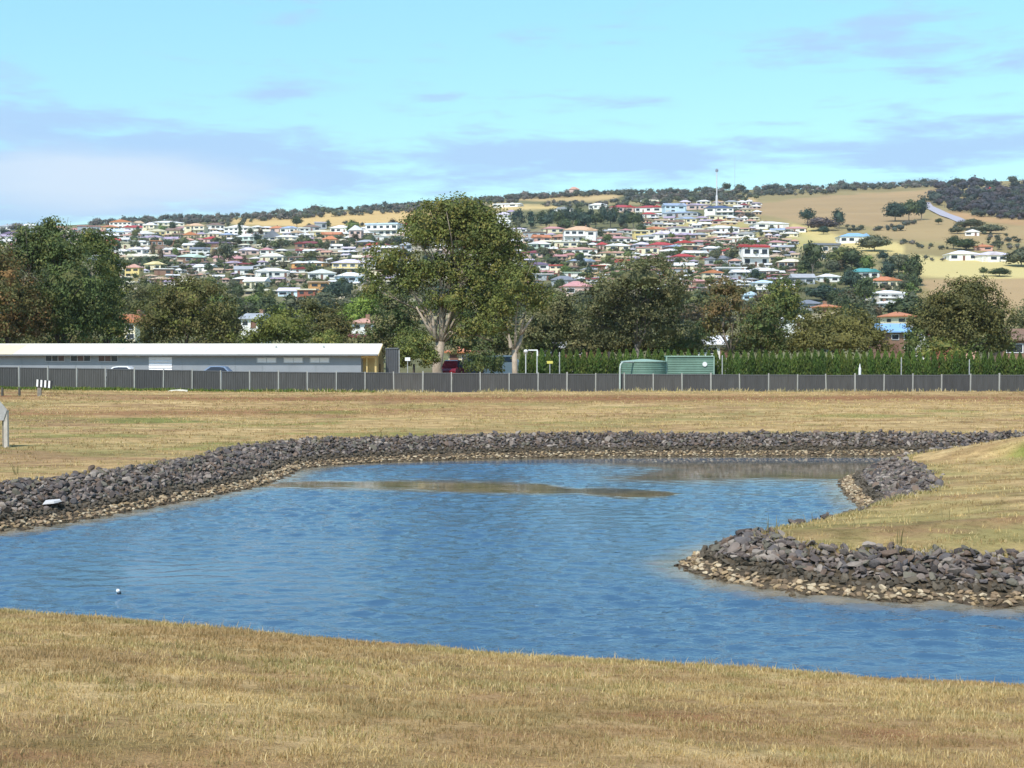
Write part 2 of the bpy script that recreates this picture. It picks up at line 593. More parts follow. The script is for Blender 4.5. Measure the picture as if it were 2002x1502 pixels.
def field_attrs(V):
    x, y = V[:, 0], V[:, 1]
    sd, att = shore(V[:, :2])
    rock = (att[:, 2] > 0.5)
    n = fbm(x / 6, y / 2, 31)
    c1 = 103.5 - 0.02 * x + 2.0 * (fbm(x / 14, y * 0, 33) - .5)
    soil = 1.0 * np.exp(-((y - c1) / 4.2) ** 2) * sstep(.30, .56, fbm(x / 10, y / 2.2, 35) + 0.25 * sstep(-22, 0, x))
    soil = soil + 0.8 * np.exp(-((y - 92 - .1 * x) / 3.0) ** 2) * (1 - sstep(-12, 5, x))
    soil = soil + near_soil(x, y)
    green = np.exp(-((y - 116.2) / 1.5) ** 2) * (1 - sstep(-22, -10, x)) * (0.5 + n)
    green = green + 0.55 * sstep(.56, .70, fbm(x / 7, y / 3.5, 39)) * sstep(45, 60, y) * (1 - sstep(90, 100, y))
    green = green + 0.2 * sstep(.56, .68, fbm(x / 1.4, y / .7, 41)) * (1 - sstep(18, 22, y))
    spit = sstep(3, 7, x) * sstep(30, 33, y) * (1 - sstep(64, 67, y))
    green = green + .28 * spit * sstep(.38, .62, fbm(x / 2.5, y / 2.5, 45))
    mud = ((sd < att[:, 1] * 0.92) & rock).astype(float) + ((sd < 0.4) & ~rock)
    return {'soil': np.clip(soil, 0, 1), 'green': np.clip(green, 0, 1), 'mud': np.clip(mud, 0, 1)}


us = np.concatenate([np.linspace(-2.2, -0.5, 40)[:-1], np.linspace(-0.5, 0.5, 221), np.linspace(0.5, 2.2, 40)[1:]])
ys = np.concatenate([np.arange(-30, 5, 2.0), np.arange(5, 30, 0.3), np.arange(30, 76, 0.35), np.arange(76, 113, 0.6), np.arange(113, 118, 0.35), np.arange(118, 132.1, 2.0)])
ys[-1] = 132.0
GROUND_MAT = field_material()
ground = link('ground', grid_mesh('ground', us, ys, land, 22.0, GROUND_MAT, field_attrs))
tag(ground, 'dry mown grass paddock around the pond', None, kind='structure')


# hillside with its own land colours (dry fields, scrub, gardens)
def in_poly(px, py, poly, soft=6.0):
    """soft 0..1 membership of a map polygon"""
    poly = np.array(poly, dtype=float)
    best = np.full(len(px), 1e9)
    ins = np.zeros(len(px), dtype=bool)
    for A, B in zip(poly, np.roll(poly, -1, axis=0)):
        ab = B - A
        t = np.clip(((px - A[0]) * ab[0] + (py - A[1]) * ab[1]) / (ab @ ab), 0, 1)
        best = np.minimum(best, np.hypot(px - A[0] - t * ab[0], py - A[1] - t * ab[1]))
        c = (A[1] > py) != (B[1] > py)
        xi = A[0] + (py - A[1]) * (B[0] - A[0]) / ((B[1] - A[1]) if abs(B[1] - A[1]) > 1e-9 else 1e-9)
        ins ^= c & (px < xi)
    return sstep(-soft, soft, np.where(ins, best, -best))


def hill_colors(V):
    x, y, z = V.T
    d = np.maximum(y, 100)
    px = 1001 + x / d * F
    row = np.where(y > 1500, np.interp(px, *RIDGE) - 2, hill_row(px, np.clip(d, 132, 1500)))
    n = fbm(x / 30, y / 60, 51)
    n2 = fbm(x / 8, y / 16, 53)
    base = np.array([0.155, 0.15, 0.07]) * (0.6 + 0.9 * n2)[:, None]
    dry = np.tile(np.array([[0.40, 0.32, 0.15]]), (len(V), 1))
    dry = dry * np.where(y < 330, .35, 1.0)[:, None]
    c = base + (dry - base) * (0.75 * sstep(.50, .66, n))[:, None]

    def paint(poly, colr, soft=3.0, k=1.0, var=0.25):
        nonlocal c
        j = (fbm(x / 18, y / 40, 61) - .5) * 6
        m = in_poly(px, row + j, poly, soft) * k
        cc = np.array(colr) * (1 - var / 2 + var * fbm(x / 60, y / 25, 63))[:, None]
        c = c * (1 - m[:, None]) + cc * m[:, None]

    paint([(1430, 380), (2200, 345), (2300, 640), (1790, 640), (1780, 500), (1560, 470), (1480, 440)], (0.33, 0.26, 0.12), 8, .92, .6)
    paint([(180, 438), (850, 420), (850, 470), (180, 480)], (0.30, 0.27, 0.13), 10, .55, .5)
    paint([(395, 429), (620, 419), (850, 408), (850, 440), (780, 444), (620, 442), (480, 440)], (0.62, 0.43, 0.18))
    paint([(960, 402), (1090, 404), (1090, 412), (960, 416)], (0.62, 0.46, 0.2))
    paint([(1000, 392), (1100, 384), (1220, 382), (1200, 392), (1080, 398)], (0.60, 0.42, 0.2), 3, .8)
    paint([(1395, 385), (1480, 386), (1470, 400), (1400, 402)], (0.58, 0.42, 0.2))
    paint([(1470, 404), (1560, 388), (1700, 377), (1830, 371), (1815, 392), (1790, 440), (1720, 445), (1560, 436), (1480, 420)], (0.40, 0.28, 0.145), 3)
    paint([(1620, 386), (1700, 377), (1830, 371), (1820, 384), (1700, 388)], (0.48, 0.32, 0.16), 3, .7)
    paint([(1540, 436), (1600, 452), (1660, 470), (1760, 478), (1770, 500), (1690, 498), (1640, 480), (1560, 470)], (0.60, 0.48, 0.20), 4)
    paint([(1700, 442), (1830, 420), (1900, 440), (2100, 450), (2100, 470), (1900, 478), (1720, 470)], (0.42, 0.30, 0.15), 5, .8)
    paint([(1830, 415), (1900, 432), (2100, 455), (2100, 442), (1960, 428), (1880, 412)], (0.45, 0.28, 0.14), 3, .9)
    paint([(1780, 500), (1860, 508), (2100, 512), (2100, 542), (1900, 545), (1800, 538)], (0.60, 0.50, 0.22), 3)
    paint([(1795, 545), (2100, 541), (2100, 610), (1850, 620)], (0.42, 0.295, 0.155), 2)
    paint([(1290, 425), (1460, 432), (1470, 446), (1400, 452), (1300, 446)], (0.56, 0.46, 0.18), 4, .7)
    paint([(1480, 440), (1560, 452), (1600, 480), (1540, 490), (1480, 480)], (0.48, 0.42, 0.16), 6, .8)
    paint([(660, 600), (740, 560), (760, 640), (680, 650)], (0.28, 0.30, 0.07), 8, .8)
    # paths, drives, bare yards and streets of the town
    town = sstep(445, 455, row) * (1 - sstep(590, 640, row)) * (1 - sstep(1480, 1600, px)) * sstep(150, 220, px)
    yard = sstep(.56, .64, fbm(x / 7, y / 30, 65)) * town * .8
    cy_ = np.array([0.50, 0.44, 0.34]) * (.7 + .5 * fbm(x / 20, y / 20, 67))[:, None]
    c = c * (1 - yard[:, None]) + cy_ * yard[:, None]
    for y0_, x0_, x1_ in ((468, 200, 790), (492, 220, 800), (519, 240, 760), (551, 450, 720), (470, 990, 1400), (497, 1000, 1440), (528, 1010, 1560), (456, 1260, 1480)):
        m = np.exp(-((row - y0_ - 4 * np.sin(px / 70 + y0_)) / 1.6) ** 2) * sstep(x0_ - 10, x0_ + 10, px) * (1 - sstep(x1_ - 10, x1_ + 10, px)) * .85
        c = c * (1 - m[:, None]) + np.array([0.30, 0.29, 0.28]) * m[:, None]
    return np.clip(c, 0, 1)


HILL_MAT = attr_mat('hillside_surface', 0.95, 0.0, 0.1)
us = np.concatenate([np.linspace(-1.6, -0.45, 40)[:-1], np.linspace(-0.45, 0.45, 261), np.linspace(0.45, 1.6, 40)[1:]])
ys = np.concatenate([132 * (1500 / 132) ** np.linspace(0, 1, 230), np.linspace(1500, 3600, 12)[1:]])
hill = link('hillside', grid_mesh('hillside', us, ys, land, 0.0, HILL_MAT, hill_colors))
tag(hill, 'town hillside rising to a wooded ridge', None, kind='structure')
# the level plain round the hill out to the horizon
pl = MB()
pl.add([(-9000, -6000, -2.6), (9000, -6000, -2.6), (9000, 9000, -2.6), (-9000, 9000, -2.6)], [(0, 1, 2, 3)])
o = pl.build('plain', plain('distant_plain', (0.26, 0.22, 0.11), 0.95, 0.2, 0.01))
tag(o, 'flat dry plain beyond the hill', kind='structure')


# ---------------------------------------------------------------- pond water
def water_material():
    m, t = new_mat('pond_water')
    g = t.n('ShaderNodeNewGeometry')
    pos = g.outputs['Position']
    calm = t.n('ShaderNodeAttribute', None, attribute_name='ripple').outputs['Fac']
    mp = t.n('ShaderNodeMapping', {'Vector': pos, 'Scale': (0.55, 1.0, 1.0)}).outputs[0]
    n1 = t.noise(mp, 4.0, 3.0, 0.6)
    n2 = t.noise(mp, 14.0, 2.0, 0.6)
    h = t.math('ADD', n1, t.math('MULTIPLY', n2, 0.3))
    bp = t.n('ShaderNodeBump', {'Strength': t.math('MULTIPLY', calm, 1.0), 'Distance': 0.04, 'Height': h})
    shoal_reflection = t.n('ShaderNodeAttribute', None, attribute_name='shoal_reflection').outputs['Fac']
    silt_reflection = t.ramp(t.noise(pos, 0.9, 4.0), [(0.35, (0.13, 0.105, 0.05)), (0.65, (0.27, 0.205, 0.115))])  # brown of silty shallows and of tree reflections painted into the water
    bc = t.mix(shoal_reflection, (0.042, 0.098, 0.168), silt_reflection)
    b = t.n('ShaderNodeBsdfPrincipled', {'Base Color': bc, 'Roughness': 0.05, 'IOR': 1.333, 'Specular IOR Level': 0.5,
                                         'Normal': bp.outputs[0]})
    out(t, b.outputs[0])
    return m


def ripple(x, y, shoal_reflection=False):
    px = 1001 + x / np.maximum(y, 1) * F
    py = HOR + EYE * F / np.maximum(y, 1)
    j = (fbm(x / 5, y / 4, 71) - .5)
    r = np.ones_like(x)

    def soft(v, lo, hi):
        return sstep(lo, hi, v)
    # lee of the far bank at the right: glassy
    k = (1 - soft(py + j * 14, 936, 950)) * soft(px + j * 220, 1080, 1330)
    r = r * (1 - 0.97 * k)
    # long glassy slick across the middle
    cy = np.interp(px, [560, 800, 1050, 1300], [951, 950, 957, 967])
    hw = np.interp(px, [480, 560, 850, 1060, 1090, 1130, 1160, 1230, 1300, 1330], [0, 6, 14, 13, 9, 5, 9, 14, 8, 0])
    k2 = 1 - soft(np.abs(py - cy + j * 14), hw * 0.55, hw * 1.3 + 1)
    r = r * (1 - 0.97 * k2)
    k3 = 1 - soft(py + j * 10, 905, 912)
    r = r * (1 - 0.8 * k3)
    if shoal_reflection:                      # silty shallows by the shore; slick and far strip are reflections painted brown
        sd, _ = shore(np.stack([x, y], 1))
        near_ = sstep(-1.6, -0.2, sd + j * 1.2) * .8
        bar = np.clip(k2 * (.75 + 1.6 * j) + .8 * k * sstep(896, 912, py), 0, 1)  # no silt bar: reflections on slick and far strip, painted brown
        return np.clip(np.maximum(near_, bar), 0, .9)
    r = r * (0.35 + 1.25 * fbm(x / 8, y / 5, 73))
    for (a, b, ra, rb, kk) in ((330, 1125, 330, 55, .55), (1180, 1000, 230, 32, .5), (1330, 1070, 160, 25, .4), (620, 1190, 260, 35, .4)):      # lanes of lighter wind
        r = r * (1 - kk * np.exp(-((px - a + j * 200) / ra) ** 2 - ((py - b + j * 40) / rb) ** 2))
    return np.clip(r, 0.0, 1.3)


WX = np.concatenate([np.linspace(-1.5, -0.42, 60)[:-1], np.linspace(-0.42, 0.42, 400), np.linspace(0.42, 1.9, 80)[1:]])
WY = 12 + np.cumsum(np.concatenate([[0], np.concatenate([np.full(300, 0.105), np.full(200, 0.15)])]))
Uw, Yw = np.meshgrid(WX, WY)
Xw = Uw * Yw
rp = ripple(Xw.ravel(), Yw.ravel())
hz = np.zeros(Xw.size)
wr = np.random.default_rng(5)
for k in range(56):
    lam = 0.32 * (1.15 / 0.32) ** wr.random()
    th = R(88) + wr.normal(0, 0.55)
    kx, ky = 2 * math.pi / lam * math.cos(th), 2 * math.pi / lam * math.sin(th)
    hz += 0.0046 * lam ** 1.0 * np.sin(kx * Xw.ravel() + ky * Yw.ravel() + wr.random() * 6.28)
fade = np.clip(1 - (np.abs(Uw.ravel()) - 0.42) * 3, 0, 1)
hz = hz * rp * fade
n, m = Uw.shape
i = np.arange((n - 1) * m).reshape(n - 1, m)[:, :-1].ravel()
wsd, _ = shore(np.stack([Xw.ravel(), Yw.ravel()], 1))
wet = wsd < 0.8
i = i[wet[i] | wet[i + 1] | wet[i + m] | wet[i + m + 1]]
wm = np_mesh('water', np.stack([Xw.ravel(), Yw.ravel(), hz], 1), np.stack([i, i + 1, i + m + 1, i + m], 1), water_material(), {'ripple': rp, 'shoal_reflection': ripple(Xw.ravel(), Yw.ravel(), True)}, smooth=True)
o = link('water', wm)
tag(o, 'rippled blue pond water with glassy slicks', kind='structure')


# ---------------------------------------------------------------- rock banks
def rock_proto(seed, sub=2):
    import bmesh
    r = random.Random(seed)
    bm = bmesh.new()
    bmesh.ops.create_icosphere(bm, subdivisions=sub, radius=1.0)
    planes = []
    for _ in range(8):
        v = Vector((r.gauss(0, 1), r.gauss(0, 1), r.gauss(0, 1))).normalized()
        planes.append((v, r.uniform(0.36, 0.72)))
    for v in bm.verts:
        for nrm, dd in planes:
            e = v.co.dot(nrm)
            if e > dd:
                v.co -= nrm * (e - dd)
    sx, sy, sz = r.uniform(1.1, 1.8), r.uniform(0.9, 1.3), r.uniform(0.5, 0.85)
    for v in bm.verts:
        v.co = Vector((v.co.x * sx, v.co.y * sy, v.co.z * sz))
    bmesh.ops.dissolve_limit(bm, angle_limit=R(12 if sub == 2 else 20), verts=bm.verts, edges=bm.edges)
    bmesh.ops.triangulate(bm, faces=bm.faces)
    V = np.array([v.co[:] for v in bm.verts])
    bm.verts.index_update()
    T = np.array([[v.index for v in f.verts] for f in bm.faces])
    bm.free()
    return V, T


RP = [rock_proto(100 + k) for k in range(14)]
RPL = [rock_proto(100 + k, 1) for k in range(14)]
ROCK_MESH = [np_mesh('rock', V, T, ROCK_OBJ) for V, T in RP]


def rock_bank(name, label, region, n_single=300):
    x0, x1, y0, y1, test = region
    gs = 0.132
    gx, gy = np.meshgrid(np.arange(x0, x1, gs), np.arange(y0, y1, gs))
    P = np.stack([gx.ravel(), gy.ravel()], 1) + rng.uniform(-gs * .48, gs * .48, (gx.size, 2))
    P = P[(np.abs(P[:, 0]) < P[:, 1] * 0.47 + 1.5)]
    sd, att = shore(P)
    k = (att[:, 2] > 0.5) & (sd > -0.22) & (sd < att[:, 1] + 0.15 * rng.normal(size=len(P))) & test(P[:, 0], P[:, 1])
    k &= ~((P[:, 1] > 36.4 + .1 * (P[:, 0] - 4)) & (P[:, 1] < 47.5) & (P[:, 0] > 4.9) & (P[:, 0] < 12.5) & (sd > 1.0))     # the spit's back is grassed almost to the water
    P, sd, W = P[k], sd[k], att[k, 1]
    pale = sd < 0.5
    gap = (sd >= 0.5) & (sd < 0.84)
    keep = np.where(gap, rng.random(len(P)) < 0.8, rng.random(len(P)) < np.where(pale, 0.95, 0.86))
    P, sd, W, pale, gap = P[keep], sd[keep], W[keep], pale[keep], gap[keep]
    n = len(P)
    rad = np.where(pale, rng.uniform(.055, .105, n), np.where(gap, rng.uniform(.06, .11, n), rng.uniform(.052, .105, n) + .075 * rng.random(n) ** 4))
    z = land(P[:, 0], P[:, 1]) + rad * np.where(pale, rng.uniform(-.1, .35, n), rng.uniform(0.0, 0.75, n))
    rotz = rng.uniform(0, 6.28, n)
    tilt = rng.normal(0, 1.0, (n, 2)) * np.where(pale, .25, .6)[:, None]
    # colour of each stone
    dark = np.array([[0.125, 0.10, 0.09], [0.165, 0.135, 0.122], [0.085, 0.07, 0.066], [0.21, 0.172, 0.15], [0.165, 0.118, 0.09], [0.125, 0.112, 0.112], [0.28, 0.238, 0.205], [0.14, 0.128, 0.10]])
    lite = np.array([[0.43, 0.325, 0.20], [0.52, 0.42, 0.28], [0.36, 0.255, 0.14], [0.29, 0.205, 0.125], [0.20, 0.14, 0.085]])
    cols = dark[rng.integers(0, len(dark), n)] * np.array([1.0, .985, .955]) * rng.uniform(.8, 1.25, (n, 1))
    cols[pale] = lite[rng.integers(0, len(lite), pale.sum())] * rng.uniform(.75, 1.15, (pale.sum(), 1))
    cols[pale & (sd < 0.05)] *= 0.35            # stones wet at the waterline
    cols[gap] = np.array([0.11, 0.09, 0.065]) * rng.uniform(.7, 1.3, (gap.sum(), 1))
    base = P[np.argmin(np.hypot(P[:, 0], P[:, 1]))]
    root = empty(name, (float(base[0]), float(base[1]), 0.0))
    tag(root, label, 'rock bank', 'rock banks around the pond')
    bl = np.array([base[0], base[1], 0.0])
    size = rad / np.hypot(P[:, 0], P[:, 1])
    order = np.argsort(-size)
    single = set(order[:n_single].tolist())
    VV, TT, CC, off = [], [], [], 0
    for q in range(n):
        vi = int(rng.integers(0, len(RP)))
        M = Matrix.Rotation(rotz[q], 3, 'Z') @ Matrix.Rotation(tilt[q, 0], 3, 'X') @ Matrix.Rotation(tilt[q, 1], 3, 'Y')
        p = np.array([P[q, 0], P[q, 1], z[q]]) - bl
        if q in single:
            ob = link('rock', ROCK_MESH[vi], root, p.tolist())
            ob.rotation_euler = M.to_euler()
            ob.scale = (rad[q],) * 3
            ob.color = (*cols[q], 1.0)
        else:
            V, T = RPL[vi]
            VV.append((V * rad[q]) @ np.array(M).T + p)
            TT.append(T + off)
            off += len(V)
            CC.append(np.repeat(cols[q][None], len(V), 0))
    if VV:
        ob = link('rock_mass', np_mesh('rock_mass', np.vstack(VV), np.vstack(TT), ROCK_ATTR, np.vstack(CC)), root)
        ob['kind'] = 'stuff'
    return n


rock_bank('rock_bank', 'long grey rock bank curving from left frame edge along the far shore', (-44, 44, 34, 78, lambda x, y: (x < 2) | (y > 69.2)))
rock_bank('rock_bank', 'rock bank round the pointed grassy spit, nearest the camera', (3, 24, 26, 45, lambda x, y: y < 44.2))
rock_bank('rock_bank', 'small rock slope below grass at the mouth of the right inlet', (10, 30, 44.2, 69.2, lambda x, y: x > 8), 250)


# ---------------------------------------------------------------- grass blades
def blades(P, h, wd, colr, seed, lean=0.35):
    r = np.random.default_rng(seed)
    n = len(P)
    th = r.uniform(0, 6.28, n)
    ax = np.stack([np.cos(th), np.sin(th), np.zeros(n)], 1)
    ld = r.uniform(0, 6.28, n)
    ln = np.abs(r.normal(0, lean, n))
    tip = np.stack([np.cos(ld) * ln, np.sin(ld) * ln, np.ones(n)], 1) * h[:, None]
    midp = tip * np.array([0.35, 0.35, 0.55])
    a = P - ax * wd[:, None]
    b = P + ax * wd[:, None]
    c = P + midp + ax * wd[:, None] * .8
    d = P + midp - ax * wd[:, None] * .8
    e = P + tip
    V = np.stack([a, b, c, d, e], 1).reshape(-1, 3)
    k = np.arange(n)[:, None] * 5
    T = np.concatenate([k + np.array([[0, 1, 2]]), k + np.array([[0, 2, 3]]), k + np.array([[3, 2, 4]])])
    C = np.repeat(colr, 5, 0)
    return V, T, C


GRASS_MAT = leaf_mat('dry_grass_blades')


def grass_colors(x, y, n, r, dense=True):
    pal = np.array([[0.58, 0.43, 0.20], [0.49, 0.345, 0.15], [0.66, 0.52, 0.27], [0.40, 0.275, 0.125], [0.36, 0.31, 0.12], [0.56, 0.45, 0.205]])
    k = np.clip((fbm(x / 1.2, y / .6, 81) - .3) * 2.4, 0, .999)
    idx = np.clip((k * 3).astype(int) + r.integers(0, 4, n) - 1, 0, 5)
    c = pal[idx] * r.uniform(.75, 1.2, (n, 1))
    g = sstep(.58, .68, fbm(x / .9, y / .5, 83))
    c = c * (1 - .4 * g[:, None]) + np.array([0.20, 0.20, 0.07]) * .4 * g[:, None]
    br = sstep(.47, .62, fbm(x / 2.6, y / .7, 85)) * .7
    br = np.maximum(br * .8, .6 * near_soil(x, y) * (y < 22))
    c = c * (1 - br[:, None]) + np.array([0.30, 0.18, 0.09]) * br[:, None]
    return c


def scatter(xr, yr, n, seed, cond=None):
    r = np.random.default_rng(seed)
    y = np.sqrt(r.uniform(yr[0] ** 2, yr[1] ** 2, n))
    x = r.uniform(xr[0], xr[1], n) * y
    if cond is not None:
        k = cond(x, y, r)
        x, y = x[k], y[k]
    return x, y, r


# near bank, tufted
x, y, r = scatter((-0.43, 0.43), (7.5, 21), 15000, 91)
cx_, cy_ = x, y
per = 13
x = np.repeat(cx_, per) + r.normal(0, .05, len(cx_) * per)
y = np.repeat(cy_, per) + r.normal(0, .05, len(cx_) * per)
sd, att = shore(np.stack([x, y], 1))
k = sd > 1.2
x, y = x[k], y[k]
n = len(x)
hh = r.uniform(.026, .066, n) * (0.35 + 1.4 * fbm(x / .5, y / .4, 87)) * (1 - .45 * near_soil(x, y)) * np.where(r.random(n) < .03, 2.0, 1.0)
V, T, C = blades(np.stack([x, y, land(x, y) - .005], 1), hh, r.uniform(.0018, .004, n) * np.sqrt(y / 9), grass_colors(x, y, n, r), 92, .55)
o = link('grass', np_mesh('grass', V, T, GRASS_MAT, C))
tag(o, 'short dry tan grass on the near bank', kind='stuff')

# spit, banks and far paddock: coarser tussocks
x, y, r = scatter((-0.42, 0.42), (31, 116), 17000, 95)
sd, att = shore(np.stack([x, y], 1))
k = (sd > att[:, 1] - 0.1) & ((fbm(x / 4, y / 4, 97) > .42) | (r.random(len(x)) < .3) | (sd < att[:, 1] + .5))
cx_, cy_ = x[k], y[k]
per = 7
x = np.repeat(cx_, per) + r.normal(0, .11, len(cx_) * per)
y = np.repeat(cy_, per) + r.normal(0, .11, len(cx_) * per)
n = len(x)
hh = r.uniform(.05, .14, n)
gc = grass_colors(x / 4, y / 4, n, r)
V, T, C = blades(np.stack([x, y, land(x, y) - .01], 1), hh, r.uniform(.006, .014, n) * np.sqrt(y / 31), gc, 96, .5)
o = link('grass', np_mesh('grass', V, T, GRASS_MAT, C))
tag(o, 'rough dry tussocks over the spit and far paddock', kind='stuff')

# green weeds along the foot of the fence at the left
r = np.random.default_rng(99)
n = 16000
x = -44 + 33 * r.random(n) ** 1.15
y = 115.6 + r.normal(0, .75, n)
k = y < 117.7
x, y = x[k], y[k]
n = len(x)
hh = r.uniform(.1, .35, n) * (.5 + fbm(x / 1.5, y, 101))
gc = np.array([[0.10, 0.16, 0.025], [0.14, 0.20, 0.03], [0.07, 0.11, 0.02], [0.24, 0.25, 0.06]])[r.integers(0, 4, n)]
V, T, C = blades(np.stack([x, y, land(x, y) - .01], 1), hh, r.uniform(.02, .05, n), gc, 100, .5)
o = link('weeds', np_mesh('weeds', V, T, GRASS_MAT, C))
tag(o, 'bright green weeds along the foot of the grey fence', kind='stuff')

r = np.random.default_rng(113)
n = 9000
x = -20 + 66 * r.random(n)
y = 115.4 + r.normal(0, .7, n)
k = (y < 117.6) & (fbm(x / 1.8, y / 1.8, 115) > .44)
x, y = x[k], y[k]
n = len(x)
V, T, C = blades(np.stack([x, y, land(x, y) - .01], 1), r.uniform(.1, .4, n) * (.4 + fbm(x / 2, y, 117)), r.uniform(.015, .04, n),
                 np.array([[.52, .42, .22], [.42, .33, .15], [.3, .27, .10], [.58, .48, .28]])[r.integers(0, 4, n)], 118, .5)
tag(link('dry_grass', np_mesh('dry_grass', V, T, GRASS_MAT, C)), 'straw coloured tufts along the foot of the fence', kind='stuff')

# ragged tufts along the upper edge of the rocks
r = np.random.default_rng(123)
n = 90000
y = r.uniform(29, 78, n)
x = r.uniform(-.42, .42, n) * y
sd, att = shore(np.stack([x, y], 1))
k = (att[:, 2] > .5) & (np.abs(sd - att[:, 1] - .05) < .35) & (fbm(x / 1.1, y / 1.1, 125) > .47)
x, y = x[k], y[k]
x = np.repeat(x, 6) + r.normal(0, .07, len(x) * 6)
y = np.repeat(y, 6) + r.normal(0, .07, len(y) * 6)
n = len(x)
V, T, C = blades(np.stack([x, y, land(x, y) - .01], 1), r.uniform(.05, .16, n) * (.4 + fbm(x / 2, y / 2, 127)), r.uniform(.006, .015, n) * np.sqrt(y / 31),
                 np.array([[.50, .39, .19], [.40, .31, .14], [.34, .28, .12], [.24, .22, .08], [.56, .46, .26]])[r.integers(0, 5, n)], 128, .5)
tag(link('dry_grass', np_mesh('dry_grass', V, T, GRASS_MAT, C)), 'ragged dry tufts along the upper edge of the rock banks', kind='stuff')

# taller seed stalks that stand out on the banks
def stalks(name, label, spots, seed):
    r = np.random.default_rng(seed)
    xs, ys_ = [], []
    for (a, b, s, q) in spots:
        xs.append(a + r.normal(0, s, q))
        ys_.append(b + r.normal(0, s, q))
    x, y = np.concatenate(xs), np.concatenate(ys_)
    n = len(x)
    V, T, C = blades(np.stack([x, y, land(x, y) - .02], 1), r.uniform(.25, .6, n), r.uniform(.008, .016, n),
                     np.array([[.30, .24, .12], [.2, .17, .07], [.12, .12, .05]])[r.integers(0, 3, n)], seed, .3)
    tag(link(name, np_mesh(name, V, T, GRASS_MAT, C)), label, kind='stuff')


stalks('weeds', 'tall dry stalks at the rock edges', [(6.65, 36.2, .08, 6), (8.9, 36.6, .06, 4), (9.2, 33.6, .06, 5), (7.8, 37.3, .3, 5), (-6.6, 70.6, .1, 8),
                                                      (-9.2, 68.2, .1, 8), (-17.5, 50, .06, 10), (14.6, 62, .2, 6), (11.5, 37.2, .4, 3)], 103)


# ---------------------------------------------------------------- grey metal fence
FENCE_MAT, _t = new_mat('grey_fence_steel')
_oi = _t.n('ShaderNodeObjectInfo')
_g = _t.n('ShaderNodeNewGeometry')
_st = _t.n('ShaderNodeMapping', {'Vector': _g.outputs['Position'], 'Scale': (3.0, 3.0, 0.5)}).outputs[0]
_dirt = _t.noise(_st, 1.2, 5.0, 0.65)
_c = _t.mix(1.0, _t.ramp(_dirt, [(0.3, (0.062, 0.06, 0.058)), (0.7, (0.088, 0.086, 0.086))]), _t.ramp(_oi.outputs['Random'], [(0.0, (0.80, 0.80, 0.82)), (0.5, (1.0, 1.0, 1.0)), (1.0, (1.22, 1.18, 1.12))]), 'MULTIPLY')
out(_t, _t.n('ShaderNodeBsdfPrincipled', {'Base Color': _c, 'Roughness': 0.55, 'Specular IOR Level': 0.4}).outputs[0])
POST_MAT = plain('pale_fence_post', (0.33, 0.325, 0.30), 0.6, 0.12, 2.0)
PITCH = 56.35 / F * FENCE_Y
fx0 = px2x(37.5, FENCE_Y) - 8 * PITCH
NF = 52
pm = MB()
PW = PITCH - 0.10
prof = []
nr = 12
for k in range(nr):
    a = -PW / 2 + PW * k / nr
    s = PW / nr
    prof += [(a, 0.0), (a + s * .42, 0.0), (a + s * .5, -0.028), (a + s * .92, -0.028)]
prof.append((PW / 2, 0.0))
n = len(prof)
vs = [(a, b, 0.06) for a, b in prof] + [(a, b, 1.74) for a, b in prof]
fs = [(i, i + 1, n + i + 1, n + i) for i in range(n - 1)]
pm.add(vs, fs)
PANEL = pm.mesh('fence_panel', FENCE_MAT)
rl = MB()
rl.box(-PW / 2, PW / 2, -0.045, 0.02, 1.735, 1.80)
RAIL = rl.mesh('fence_rail', POST_MAT)
po = MB()
po.box(-0.048, 0.048, -0.065, 0.03, -0.4, 1.86)
POST = po.mesh('fence_post', POST_MAT)
DARK_RAIL = plain('dark_fence_rail', (0.115, 0.115, 0.12), 0.6, 0.1)
RAIL.materials.clear()
RAIL.materials.append(DARK_RAIL)
fence = empty('metal_fence', (0, FENCE_Y, 0))
tag(fence, 'long dark grey ribbed metal fence with pale posts behind the paddock', 'fence')
step = [0.0]
for k in range(NF + 1):
    xx = fx0 + k * PITCH
    zb = float(fence_base(xx))
    po_ = link('fence_post', POST, fence, (xx, 0, zb + 0.0))
    po_.rotation_euler = (R(random.gauss(0, .5)), R(random.gauss(0, .6)), 0)
    po_.scale = (1 + .25 * (k % 5 == 2), 1, 1 + .012 * ((k * 7) % 5))
    if k < NF:
        xm = xx + PITCH / 2
        zm = float(fence_base(xm))
        sl = math.atan2(float(fence_base(xx + PITCH)) - zb, PITCH) * .6
        for nm, me in (('fence_panel', PANEL), ('fence_rail', RAIL)):
            ob = link(nm, me, fence, (xm, 0.01, zm + .012 * ((k * 5) % 3)))
            ob.rotation_euler = (0, -sl, 0)
# a taller galvanised standpipe bent over the tank stands at one fence post (built with the tanks)

# ---------------------------------------------------------------- long shed at the left
SHED_Y = 125.0
shed_wall = plain('grey_blue_cladding', (0.265, 0.29, 0.325), 0.55, 0.08, 0.6)
shed_roof = plain('white_roof_sheet', (0.70, 0.675, 0.61), 0.5, 0.12, 0.3)
yellow_sheet = plain('yellowed_translucent_sheet', (0.80, 0.70, 0.45), 0.5, 0.06)
cream = plain('cream_weatherboard', (0.62, 0.46, 0.20), 0.6, 0.1)
trimm = plain('dark_eave_shadow_gutter', (0.19, 0.20, 0.21), 0.6, 0.1)
SX0, SX1 = -62.0, px2x(736, SHED_Y)
gz = 2.0
ez = at(0, 693.5, SHED_Y).z                 # eave height
rzz = at(0, 675, SHED_Y + 3.6).z            # ridge height
shed = empty('long_shed', (-32, SHED_Y, gz))
tag(shed, 'long low grey shed with a white sheet roof and cream porch end', 'shed')
SO = Vector((-32, SHED_Y, gz))
tilt_ = 0.006     # the shed runs very slightly downhill to the right


